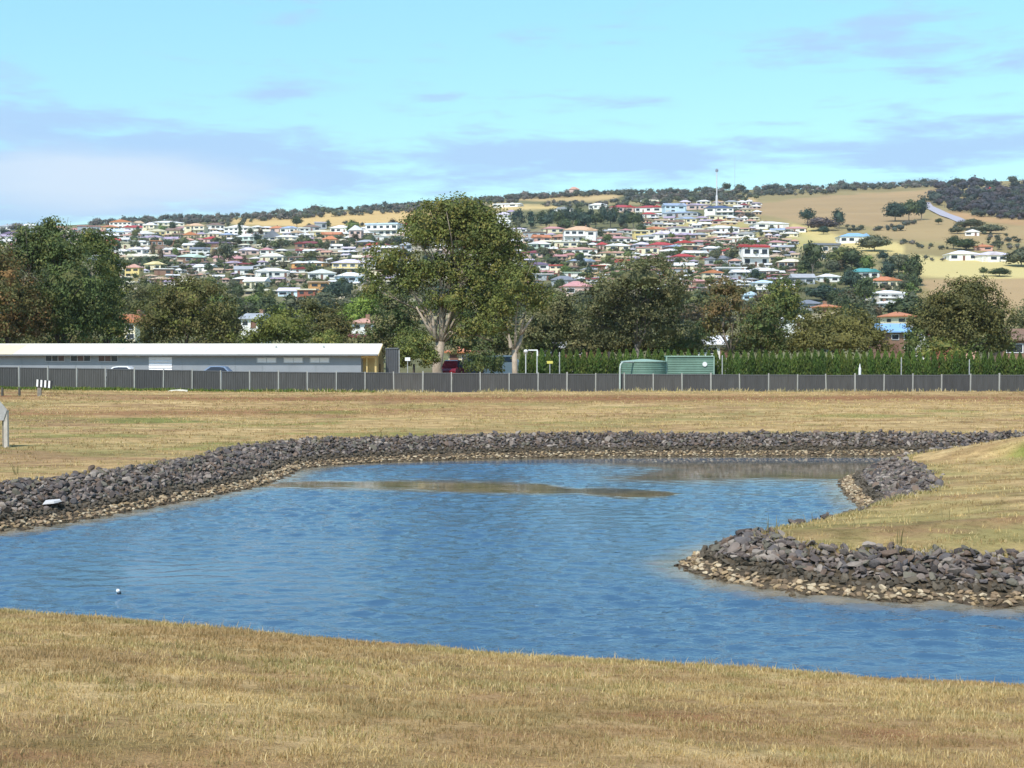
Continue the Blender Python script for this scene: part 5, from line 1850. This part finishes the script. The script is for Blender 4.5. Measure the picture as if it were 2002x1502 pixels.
# trees one can name
NAMED = [
    (1577, 441, 32, 38, 'blue-green', 0, 'left dark round tree on the brown field at upper right'), (1637, 448, 38, 34, 'blue-green', 1, 'right dark round tree on the brown field at upper right'),
    (1606, 452, 28, 54, 'purple-grey', 2, 'purple-brown tree between the two dark round trees on the field'),
    (1748, 434, 40, 44, 'blue-green', 2, 'leftmost dark tree of the clump left of the hill road'), (1775, 433, 40, 40, 'dark green', 0, 'middle dark tree of the clump left of the hill road'), (1799, 431, 46, 36, 'blue-green', 1, 'tallest dark tree of the clump beside the hill road'),
    (1012, 448, 38, 40, 'blue-green', 1, 'dark pine at the left end of the pine belt'), (1038, 448, 34, 36, 'blue-green', 3, 'second dark pine in the pine belt from its left end'),
    (1640, 528, 48, 56, 'olive', 2, 'large olive tree right of the tan flat-roofed house'), (1664, 530, 44, 50, 'dark green', 0, 'dark tree touching the large olive tree right of tan house'), (1588, 545, 72, 48, 'dark green', 4, 'tall leafy tree left of the tan flat-roofed house'),
    (1452, 520, 52, 56, 'grey-green', 2, 'grey-green tree left of the red-roofed white house'), (1725, 514, 22, 26, 'blue-green', 0, 'small round dark tree on the yellow slope at right'), (1708, 492, 34, 48, 'grey-green', 2, 'grey-green tree beside the blue-roofed house'),
    (1755, 540, 44, 50, 'grey-green', 4, 'grey tree above the orange-roofed house at right'), (1785, 560, 60, 44, 'dark green', 0, 'dark tree right of the orange-roofed house'), (1735, 548, 40, 40, 'blue-green', 1, 'blue-green tree behind the orange-roofed house'),
    (1921, 541, 18, 20, 'dark green', 0, 'left round bush on the pale yellow field at right'), (1952, 541, 18, 32, 'dark green', 2, 'right wide bush on the pale yellow field at right'), (1995, 522, 38, 50, 'grey-green', 2, 'dark grey bush at the right edge beside white hip-roofed house'),
    (1886, 490, 24, 44, 'dark green', 2, 'dark green tree behind the left white hip-roofed house'), (1862, 488, 26, 34, 'dark green', 0, 'green tree left of the pair of white hip-roofed houses'), (1950, 490, 30, 24, 'grey-green', 3, 'spiky tree behind the right white hip-roofed house'),
    (1870, 458, 16, 26, 'grey-green', 2, 'low grey shrub below the hill road'), (1833, 440, 12, 16, 'dark green', 0, 'small dark shrub beside the hill road'), (1895, 448, 20, 40, 'grey-green', 2, 'grey-green shrub row end below the hill road'),
    (1935, 458, 20, 40, 'grey-green', 2, 'wide grey-green shrub right of the small white gable house'), (1610, 590, 34, 54, 'blue-green', 2, 'blue-green tree above the navy-roofed house'), (1690, 600, 60, 40, 'dark green', 4, 'dark gum left of the white two-storey house at right'),
    (1570, 540, 30, 40, 'dark green', 0, 'dark tree above the grey gabled house'), (620, 547, 26, 14, 'blue-green', 3, 'thin dark palm-like tree in front of white gabled house'), (655, 590, 42, 44, 'blue-green', 2, 'blue-green tree right of the orange two-storey house'),
    (680, 592, 46, 30, 'blue-green', 1, 'dark upright tree left of the tallest gum on the slope'), (630, 615, 46, 62, 'grey-green', 2, 'grey tree below the red brick house'), (440, 530, 58, 46, 'grey-green', 4, 'tall grey gum left of centre among the houses'),
    (500, 478, 20, 22, 'blue-green', 0, 'small teal-dark tree left of the steep-roofed house'), (1152, 545, 26, 20, 'blue-green', 1, 'dark teal tree right of the pale green flat roof'), (1455, 508, 44, 34, 'dark green', 0, 'dark tree against the red-roofed white house'),
    (470, 465, 30, 18, 'dark green', 3, 'narrow dark tree by the white gabled house at left'),
]
for (px, base, hp, wp, tn, pr_, lab) in NAMED:
    hill_tree('hillside_tree', px, base, hp, wp, tn, pr_, lab, 'named trees on the hillside')
    HBOX.append((px - wp / 2, px + wp / 2, base - hp, base, hill_depth(px, base)))
for q in range(17):                              # pine belt
    px = 1056 + q * 12.2 + tr.normal(0, 2)
    hill_tree('pine_tree', px, 450 - tr.uniform(0, 8) + (2 if q % 2 else -7), tr.uniform(28, 40) * (1 if q < 13 else .8), tr.uniform(24, 34), 'blue-green' if q % 3 else 'dark green', [1, 0, 1, 0][q % 4],
              'dark pine, %s from left in the dense belt above the white apartment house' % nth(q), 'pines in the belt above the houses')
# garden and street trees between the houses
placed = []
count = 0
tries = 0
names_ = list(TINTS)
GT = []
while count < 285 and tries < 12000:
    tries += 1
    px = tr.uniform(-10, 2010)
    base = tr.uniform(448, 640)
    rdg = np.interp(px, *RIDGE)
    if base < rdg + 22:
        continue
    if px > 1480 and base < 520 and (px > 1540 or base < 470):
        if tr.random() > .04:
            continue
    if px > 1790:
        continue
    if px > 1250 and base < 440 and px > 1300:
        continue
    hp = tr.uniform(17, 36) * np.interp(base, [440, 520, 640], [.75, 1.05, 1.9])
    wp = hp * tr.uniform(.75, 1.35)
    bx0, bx1, by0, by1 = px - wp * .5, px + wp * .5, base - hp, base
    ok = True
    for (hx0, hx1, hy0, hy1, hd) in HBOX:
        ix = min(bx1, hx1) - max(bx0, hx0)
        iy = min(by1, hy1 - 1) - max(by0, hy0)
        if ix > 0 and iy > 0 and base >= hy1 - 3:
            if ix * iy > .42 * (hx1 - hx0) * (hy1 - hy0):
                ok = False
                break
    if ok:
        for (qx, qy) in placed:
            if abs(qx - px) < wp * .38 and abs(qy - base) < 7:
                ok = False
                break
    if not ok:
        continue
    placed.append((px, base))
    tn = ['dark green', 'olive', 'grey-green', 'dark green', 'bright green', 'blue-green', 'grey-green', 'brownish'][int(tr.integers(0, 8))]
    GT.append((tn, region(px, base).replace(' row', ' rows') if base < 605 else 'rows behind fence trees ' + ('at left' if px < 860 else 'at centre' if px < 1390 else 'at right'), px, base, hp, wp))
    count += 1

GT.sort(key=lambda g: g[2])
gcount = {}
for tn, rg, px, base, hp, wp in GT:
    k = gcount[tn, rg] = gcount.get((tn, rg), -1) + 1
    hill_tree('garden_tree', px, base, hp, wp, tn, int(tr.integers(0, 10)), '%s garden tree, %s of its colour from left, %s' % (tn, nth(k), rg), 'garden trees among the hillside houses')

# ---------------------------------------------------------------- ridge woodland (reads as one mass)


def wood(name, label, areas, n, seed, tints, hpx=(9, 17)):
    r = np.random.default_rng(seed)
    Vs, Fs, Cs, off = [], [], [], 0
    protos = []
    for q in (0, 2, 4, 5, 7, 9):
        rr = np.random.default_rng(900 + q)
        lob = [(0, 0, .5, .42, .42, .36), (.2 * rr.normal(), .1, .62, .26, .26, .22), (-.2, .2 * rr.normal(), .5, .26, .26, .26)]
        V, Fq, C, P = crown_np(lob, rr, .26, 6, .115, [(.9, .95, .9), (1.1, 1.05, 1.0), (.75, .8, .8)], .8, .6, gap=.1, core=.85, coresub=1)
        protos.append((V, Fq, C))
    tot = sum((a[2] - a[0]) * 1.0 for a in areas)
    QX, QY = [], []
    for a in areas:
        x0, ytop0, x1, ytop1, dep, dmin, dmax, dens = a
        m_ = int(n * (x1 - x0) / tot * dens)
        for _ in range(m_):
            px = r.uniform(x0, x1)
            t = (px - x0) / (x1 - x0)
            row = ytop0 + (ytop1 - ytop0) * t + dep * r.random()
            d = hill_depth(px, row) if row > np.interp(px, *RIDGE) + 1 else r.uniform(1440, 1500)
            d = min(d, 1500)
            QX.append(px2x(px, d))
            QY.append(d)
    QZ = land(QX, QY)
    for X, d, zq in zip(QX, QY, QZ):
        H = r.uniform(*hpx) / F * d * r.uniform(.8, 1.15)
        if r.random() < .06:
            H *= 1.4
        V, Fq, C = protos[int(r.integers(0, len(protos)))]
        a_ = r.uniform(0, 6.28)
        ca, sa = math.cos(a_), math.sin(a_)
        S_ = H * r.uniform(.85, 1.5)
        Vs.append(np.stack([(V[:, 0] * ca - V[:, 1] * sa) * S_ + X, (V[:, 0] * sa + V[:, 1] * ca) * S_ + d, V[:, 2] * H + zq - H * .12], 1))
        Fs.append(Fq + off)
        off += len(V)
        Cs.append(C * np.array(tints[int(r.integers(0, len(tints)))]) * r.uniform(.75, 1.25))
    ob = link(name, np_mesh(name, np.vstack(Vs), np.vstack(Fs), LEAF, np.vstack(Cs)))
    tag(ob, label, kind='stuff')


WT = [(.12, .128, .098), (.145, .135, .118), (.09, .105, .09), (.17, .145, .128), (.13, .142, .085)]
wood('woodland', 'dark scrubby woodland along the skyline ridge',
     [(-40, 447, 70, 446, 6, 0, 0, .5), (180, 438, 290, 432, 6, 0, 0, 1), (285, 431, 520, 421, 14, 0, 0, 1.1), (500, 420, 830, 401, 15, 0, 0, 1.1), (820, 401, 1010, 388, 12, 0, 0, 1), (1000, 388, 1230, 377, 6, 0, 0, .8),
      (1060, 400, 1300, 397, 8, 0, 0, .5), (1220, 377, 1480, 370, 24, 0, 0, 1.3), (1480, 370, 1640, 366, 16, 0, 0, 1.2), (1620, 367, 1830, 359, 9, 0, 0, 1.0), (1300, 395, 1470, 392, 6, 0, 0, .4)], 1250, 61, WT, (8, 15))
wood('forest', 'dense dark purplish forest covering the hill at the right edge',
     [(1818, 364, 2080, 354, 26, 0, 0, 1.0), (1815, 384, 2080, 378, 20, 0, 0, 1.3), (1850, 402, 2080, 400, 14, 0, 0, 1.2), (1900, 414, 2090, 416, 12, 0, 0, .9), (1950, 424, 2090, 428, 6, 0, 0, .8)], 470, 62,
     [(.075, .075, .085), (.09, .082, .10), (.068, .085, .072), (.105, .085, .09), (.085, .10, .07)], (12, 20))
wood('scrub', 'low scrub and hedge lines over the dry upper fields',
     [(1400, 404, 1475, 426, 8, 0, 0, .8), (1480, 446, 1560, 462, 22, 0, 0, .8), (1650, 446, 1760, 446, 8, 0, 0, .8), (1755, 441, 1802, 437, 2, 0, 0, .8), (1760, 474, 1850, 486, 8, 0, 0, .7), (1860, 440, 1990, 470, 10, 0, 0, .8),
      (1930, 470, 2010, 486, 14, 0, 0, .9), (600, 441, 790, 440, 6, 0, 0, .3), (420, 440, 480, 440, 4, 0, 0, .3), (1780, 505, 1860, 510, 4, 0, 0, .3)], 260, 63, WT + [(.075, .085, .05)], (7, 13))
wood('shrubbery', 'dense garden greenery filling the ground between the houses',
     [(230, 470, 800, 470, 18, 0, 0, .8), (230, 500, 800, 500, 40, 0, 0, 1.0), (230, 545, 800, 545, 90, 0, 0, 1.3), (960, 478, 1560, 478, 30, 0, 0, .8), (960, 510, 1560, 515, 40, 0, 0, 1.0), (960, 555, 1800, 555, 90, 0, 0, 1.4),
      (1500, 515, 1790, 530, 40, 0, 0, 1.0), (0, 460, 240, 460, 30, 0, 0, .5)], 1700, 64, [(.095, .12, .05), (.13, .145, .06), (.08, .105, .06), (.15, .18, .065), (.12, .11, .07)], (9, 18))

# ---------------------------------------------------------------- mast, hill road, lamp posts, signs
d = hill_depth(1400, 412)
mast = empty('radio_mast', (px2x(1400, d), d, lz(px2x(1400, d), d)))
tag(mast, 'slim pale mast rising above the blue roofs on the skyline', 'mast')
Hm = (412 - 333) / F * d
m = MB()
m.tube([(0, 0, -1), (0, 0, Hm * .35), (0, 0, Hm * .36), (0, 0, Hm)], [.9, .8, .45, .3], 8)
m.build('pole', plain('pale_mast', (.62, .60, .62), .6), mast)
m = MB()
m.box(-1.1, 1.1, -.5, .5, Hm - 1.6, Hm)
m.box(-.3, .3, -1.1, 1.1, Hm - 1.4, Hm + .5)
m.build('antenna', plain('mast_antenna', (.25, .27, .33), .6), mast)
d = 1480
mast2 = empty('radio_mast', (px2x(1435, d), d, lz(px2x(1435, d), d)))
tag(mast2, 'faint hair-thin mast just right of the pale mast', 'mast')
m = MB()
m.tube([(0, 0, 0), (0, 0, 38)], [.22, .12], 6)
m.build('pole', plain('thin_mast', (.45, .5, .6), .6), mast2)

road = MB()
pts = [(1806, 398), (1812, 406), (1826, 413), (1845, 422), (1862, 428), (1880, 436)]
vs, fs = [], []
for i, (px, py) in enumerate(pts):
    d = hill_depth(px, py)
    hw = 4.2
    for s in (-1, 1):
        X = px2x(px, d) + s * hw
        Yq = d + s * hw * .6
        vs.append((X, Yq, lz(X, Yq) + .6))
for i in range(len(pts) - 1):
    fs.append((2 * i, 2 * i + 1, 2 * i + 3, 2 * i + 2))
road.add(vs, fs)
o = road.build('road', plain('pale_bitumen', (.36, .34, .38), .8, .1))
tag(o, 'pale hill road climbing beside the dark forest', kind='structure')


def post_light(name, px, top, Y, label, arm=False):
    z0 = lz(px2x(px, Y), Y)
    root = empty(name, (px2x(px, Y), Y, z0))
    tag(root, label, 'lamp post')
    H = at(0, top, Y).z - z0
    m = MB()
    m.tube([(0, 0, -.2), (0, 0, H)], [.055, .045], 8)
    m.build('pole', plain('lamp_pole', (.55, .56, .54), .5), root)
    m = MB()
    if arm:
        m.box(-.75, .05, -.05, .05, H - .04, H + .06)
        m.box(-.04, .08, -.06, .06, H - .5, H - .04)
    else:
        m.tube([(0, 0, H - .18), (0, 0, H), (0, 0, H + .14)], [.08, .19, .1], 10)
    m.build('lamp_head', WHITE_PAINT, root)


post_light('lamp_post', 1028, 687, 121, 'short post with a round white head beside the slender gum trunk')
post_light('lamp_post', 1050, 685, 121.2, 'post with a white bent arm at the start of the hedge', True)


def sign_post(px, top, Y, label, wq, hq, mat, cat='sign', disc=False):
    z0 = lz(px2x(px, Y), Y)
    root = empty('sign', (px2x(px, Y), Y, z0))
    tag(root, label, cat)
    H = at(0, top, Y).z - z0
    m = MB()
    m.tube([(0, 0, -.2), (0, 0, H - .02)], [.04, .04], 6)
    m.build('post', STEEL, root)
    m = MB()
    if disc:
        m.tube([(0, -.06, H - .2), (0, -.04, H - .2)], [wq / 2, wq / 2], 14)
    else:
        m.box(-wq / 2, wq / 2, -.07, -.042, H - hq, H)
    m.build('board', mat, root)


sign_post(797, 699, 124, 'small white plate on a post right of the dark container', .45, .3, WHITE_PAINT)
sign_post(1075, 706, 121, 'small yellow sign in front of the hedge', .5, .22, plain('sign_yellow', (.65, .58, .12), .5))
for px, tp, lab in ((1094, 690, 'thin grey post in front of the hedge left of the tanks'), (1412, 696, 'thin grey post in front of the hedge just right of the tanks'), (1762, 700, 'thin grey post in front of the right hedge'), (1895, 704, 'thin grey post in front of the hedge below the largest round tree')):
    z0 = lz(px2x(px, 120.5), 120.5)
    m = MB()
    H = at(0, tp, 120.5).z - z0
    m.tube([(0, 0, -.2), (0, 0, H), (0, 0, H + .05)], [.05, .045, .02], 6)
    o = m.build('post', STEEL, None, (px2x(px, 120.5), 120.5, z0))
    o.name = 'slim_post'
    tag(o, lab, 'post')
z0 = lz(px2x(1681, 120.5), 120.5)
m = MB()
m.tube([(0, 0, -.2), (0, 0, 2.35), (0, 0, 2.4), (0, 0, 2.75)], [.11, .11, .07, .02], 8)
o = m.build('slim_post', WHITE_PAINT, None, (px2x(1681, 120.5), 120.5, z0))
tag(o, 'short white-capped post in front of the right hedge', 'post')

# striped marker board and short posts in the left paddock
Y = 104.0
p0 = at(77, 777, Y)
z0 = lz(p0.x, Y)
cb = empty('marker_board', (p0.x, Y, z0))
tag(cb, 'black and white striped marker board on a short timber post', 'marker board')
TIMBER = plain('weathered_timber', (.23, .205, .17), .9, .25, 6, bump=.6)
m = MB()
m.box(-.13, .13, -.09, .09, -.2, .82)
m.build('post', TIMBER, cb)
zc = at(0, 750.5, Y).z - z0
bw, bh = 33 / F * Y, 15 / F * Y
bxx = (87 - 77) / F * Y
brd = MB()
brd.box(-bw / 2, bw / 2, -.13, -.095, -bh / 2, bh / 2)
bo = brd.build('board', BLACK_PAINT, cb, (bxx, 0, zc))
bo.rotation_euler = (0, R(6), 0)
for q in range(4):
    m = MB()
    xq = -bw / 2 + bw * (.06 + q * .235)
    m.prism([(xq, -bh / 2 + .02), (xq + bw * .11, -bh / 2 + .02), (xq + bw * .09, bh / 2 - .02), (xq - bw * .02, bh / 2 - .02)], -.138, -.131, 'y')
    m.build('stripe', WHITE_PAINT, bo)
for px, lab in ((37.5, 'short dark timber post left of the striped marker board'), (4, 'short dark timber post at the left frame edge in the paddock')):
    X = px2x(px, Y)
    z0 = lz(X, Y)
    m = MB()
    m.tube([(0, 0, -.2), (.01, 0, .45), (0, 0, .62)], [.10, .095, .085], 8)
    o = m.build('timber_post', plain('dark_timber', (.10, .088, .07), .9, .2, 6), None, (X, Y, z0))
    tag(o, lab, 'post', 'short posts in the left paddock')

# weathered gate end cut by the left frame edge
Y = 62.0
X = px2x(0, Y)
z0 = lz(X, Y)
gt = empty('timber_gate', (X, Y, z0))
tag(gt, 'weathered grey timber gate end with sloping top cut by left edge', 'gate')
u_ = Y / F
zt = at(0, 783, Y).z - z0
PALE_T = plain('bleached_timber', (.50, .45, .39), .85, .15, 6, bump=.4)
m = MB()
m.box(8 * u_, 15 * u_, -.1, .1, -.2, at(0, 802, Y).z - z0)
m.build('post', PALE_T, gt)
m = MB()
m.box(3 * u_, 7.5 * u_, .02, .14, -.2, at(0, 822, Y).z - z0)
m.build('post', TIMBER, gt)
m = MB()
m.prism([(-40 * u_, zt), (0, zt), (6 * u_, at(0, 790, Y).z - z0), (15.3 * u_, at(0, 801, Y).z - z0), (8 * u_, at(0, 822, Y).z - z0), (-40 * u_, at(0, 822, Y).z - z0)], -.14, -.102, 'y')
m.build('board', plain('grey_board', (.38, .37, .36), .85, .15, 5), gt)
m = MB()
m.box(-40 * u_, -34 * u_, -.1, .1, -.2, zt - .02)
m.build('post', PALE_T, gt)

# pale sheet of rubbish lying at the edge of the green strip, white slab on the rocks
Y = 113.4
c = at(348, 767, Y)
m = MB()
m.add([(-.75, -.25, .03), (-.2, -.3, .07), (.3, -.28, .03), (.78, -.2, .06), (.7, .3, .10), (.1, .35, .16), (-.7, .3, .10), (-.75, -.25, -.04), (.78, -.2, -.04), (.7, .3, -.04), (-.7, .3, -.04)],
      [(0, 1, 6), (1, 5, 6), (1, 2, 5), (2, 4, 5), (2, 3, 4), (0, 7, 8, 3, 2, 1), (3, 8, 9, 4), (4, 9, 10, 6, 5), (6, 10, 7, 0), (7, 10, 9, 8)])
o = m.build('fallen_sheet', plain('pale_sheet', (.62, .58, .46), .8, .1), None, (c.x, Y, lz(c.x, Y) + .03))
tag(o, 'pale flat sheet lying in the grass before the fence', 'sheet')
Y = 45.3
c = at(100, 950, Y)
m = MB()
m.add([(-.38, -.2, 0), (.1, -.26, 0), (.4, -.05, 0), (.33, .25, 0), (-.3, .28, 0), (-.34, -.17, .05), (.1, -.22, .09), (.36, -.05, .06), (.3, .2, .07), (-.27, .23, .08)],
      [(4, 3, 2, 1, 0), (5, 6, 7, 8, 9), (0, 1, 6, 5), (1, 2, 7, 6), (2, 3, 8, 7), (3, 4, 9, 8), (4, 0, 5, 9)])
o = m.build('white_slab', plain('white_stone', (.5, .49, .48), .7, .06), None, (c.x, Y, lz(c.x, Y) + .17))
o.rotation_euler = (.12, -.1, .2)
o.scale = (.75, .75, .8)
tag(o, 'flat white slab lying on top of the left rock bank', 'slab')

# small float on the pond
Y = EYE * F / (1164 - HOR)
c = at(229, 1164, Y)
gl = empty('float', (c.x, Y, 0.0), R(20))
gl.scale = (.72, .72, .72)
tag(gl, 'small white float with a dark underside bobbing on the pond', 'float')
m = MB()
m.tube([(.045, 0, -.03), (.03, 0, .0), (.01, 0, .05), (-.002, 0, .075)], [.035, .06, .066, .06], 14)
m.build('base', plain('float_dark', (.03, .045, .06), .5, .05), gl, smooth=True)
m = MB()
m.tube([(-.003, 0, .076), (-.02, 0, .115), (-.035, 0, .15), (-.042, 0, .165)], [.061, .062, .045, .015], 14)
m.build('cap', WHITE_PAINT, gl, smooth=True)
m = MB()
m.tube([(-.042, 0, .164), (-.05, 0, .185), (-.05, .012, .19)], [.008, .008, .006], 6)
m.build('eyelet', STEEL, gl)

# ---------------------------------------------------------------- vehicles parked beyond the fence
TYRE = None


def vehicle(px, roof_y, Y, paint, label, form='car', rz=0.0, length=4.4, z0=None):
    X = px2x(px, Y)
    z0 = lz(X, Y) if z0 is None else z0
    H = at(0, roof_y, Y).z - z0
    root = empty('parked_car' if form == 'car' else 'parked_van', (X, Y, z0), rz)
    tag(root, label, 'car' if form == 'car' else 'van', 'vehicles parked behind the fence')
    L, Wd = length, 1.75
    s = H / 1.46
    if form == 'car':
        low = [(-L / 2, .32), (-L / 2 + .05, .72), (-L / 2 + .35, .86), (-.95, .93), (.95, .93), (L / 2 - .3, .86), (L / 2, .62), (L / 2 - .02, .30), (.0, .24)]
        cab = [(-1.25, .92), (-.75, 1.40), (-.3, 1.46), (.5, 1.45), (1.25, .92)]
    else:
        low = [(-L / 2, .32), (-L / 2, 1.0), (-1.0, 1.02), (1.5, 1.02), (L / 2 - .05, .85), (L / 2, .4), (0, .24)]
        cab = [(-L / 2 + .04, 1.01), (-L / 2 + .2, 1.40), (-L / 2 + .6, 1.46), (.9, 1.46), (1.55, 1.01)]
    low = [(a, b * s) for a, b in low]
    cab = [(a, b * s) for a, b in cab]
    m = MB()
    m.prism(low, -Wd / 2, Wd / 2, 'y')
    n0 = len(m.v)
    cabm = MB().prism(cab, -Wd / 2 + .06, Wd / 2 - .06, 'y')
    cabm.v = [(x, y * (1 - .22 * max(0, (z - .92 * s)) / (.54 * s)), z) for x, y, z in cabm.v]
    m.add(cabm.v, cabm.f)
    m.build('body', paint, root)
    # glass
    cx = sum(a for a, _ in cab) / len(cab)
    zb = .95 * s
    for sy in (-1, 1):
        m = MB()
        g = [(cx + (a - cx) * .86, zb + (b - .92 * s) * .80) for a, b in cab]
        vv = []
        for a, b in g:
            yy = (Wd / 2 - .06) * (1 - .22 * max(0, (b - .92 * s)) / (.54 * s))
            vv.append((a, sy * (yy + .012), b))
        vv2 = [(a, y - sy * .03, b) for a, y, b in vv]
        nn_ = len(vv)
        m.add(vv + vv2, [tuple(range(nn_)), tuple(range(2 * nn_ - 1, nn_ - 1, -1))] + [(i, (i + 1) % nn_, nn_ + (i + 1) % nn_, nn_ + i) for i in range(nn_)])
        m.build('side_window', GLASS, root)
    for wx in (-L / 2 + .85, L / 2 - .85):
        for sy in (-1, 1):
            m = MB()
            m.tube([(wx, sy * (Wd / 2 - .18), .32), (wx, sy * (Wd / 2 + .015), .32)], [.32, .32], 16)
            wh_ = m.build('wheel', RUBBER, root)
            m = MB()
            m.tube([(wx, sy * (Wd / 2 + .016), .32), (wx, sy * (Wd / 2 + .03), .32)], [.2, .2], 12)
            m.build('rim', STEEL, wh_)
    for sy in (-.6, .6):
        m = MB()
        m.box(L / 2 - .06, L / 2 + .012, sy - .18, sy + .18, .60 * s, .74 * s)
        m.build('headlight', WHITE_PAINT, root)


carpaint = lambda n_, c_: plain(n_, c_, .25, .04)
vehicle(242, 716, 120.6, carpaint('white_car_paint', (.75, .76, .78)), 'white car with dark windows parked before the shed, left of its roller door', 'car', 0.0, 4.3, 2.45)
vehicle(425, 715.5, 120.6, carpaint('blue_grey_car_paint', (.16, .22, .33)), 'blue-grey car parked before the shed, right of its roller door', 'car', R(180), 3.9, 2.45)
vehicle(886, 704, 139, carpaint('red_car_paint', (.16, .012, .02)), 'dark red car parked right of the tallest gum trunk', 'car', R(75), 4.2, 2.3)
vehicle(922, 693, 143, carpaint('navy_car_paint', (.06, .08, .14)), 'dark blue car parked behind the dark red car', 'van', R(100), 4.5, 2.4)
vehicle(985, 695, 146, carpaint('white_van_paint', (.72, .72, .72)), 'white van seen behind the slender gum trunk', 'van', R(20), 4.8, 2.4)

# ---------------------------------------------------------------- air
HAZE = 0.00008
m, t = new_mat('haze_air')
vol = t.n('ShaderNodeVolumePrincipled', {'Color': (0.82, 0.90, 1.0, 1), 'Density': HAZE, 'Anisotropy': 0.2})
t.n('ShaderNodeOutputMaterial', {'Volume': vol.outputs[0]})
hb = MB()
hb.box(-9200, 9200, -6200, 9200, -3.6, 290)
o = hb.build('haze', m)
tag(o, 'thin pale air haze over the valley', kind='stuff')
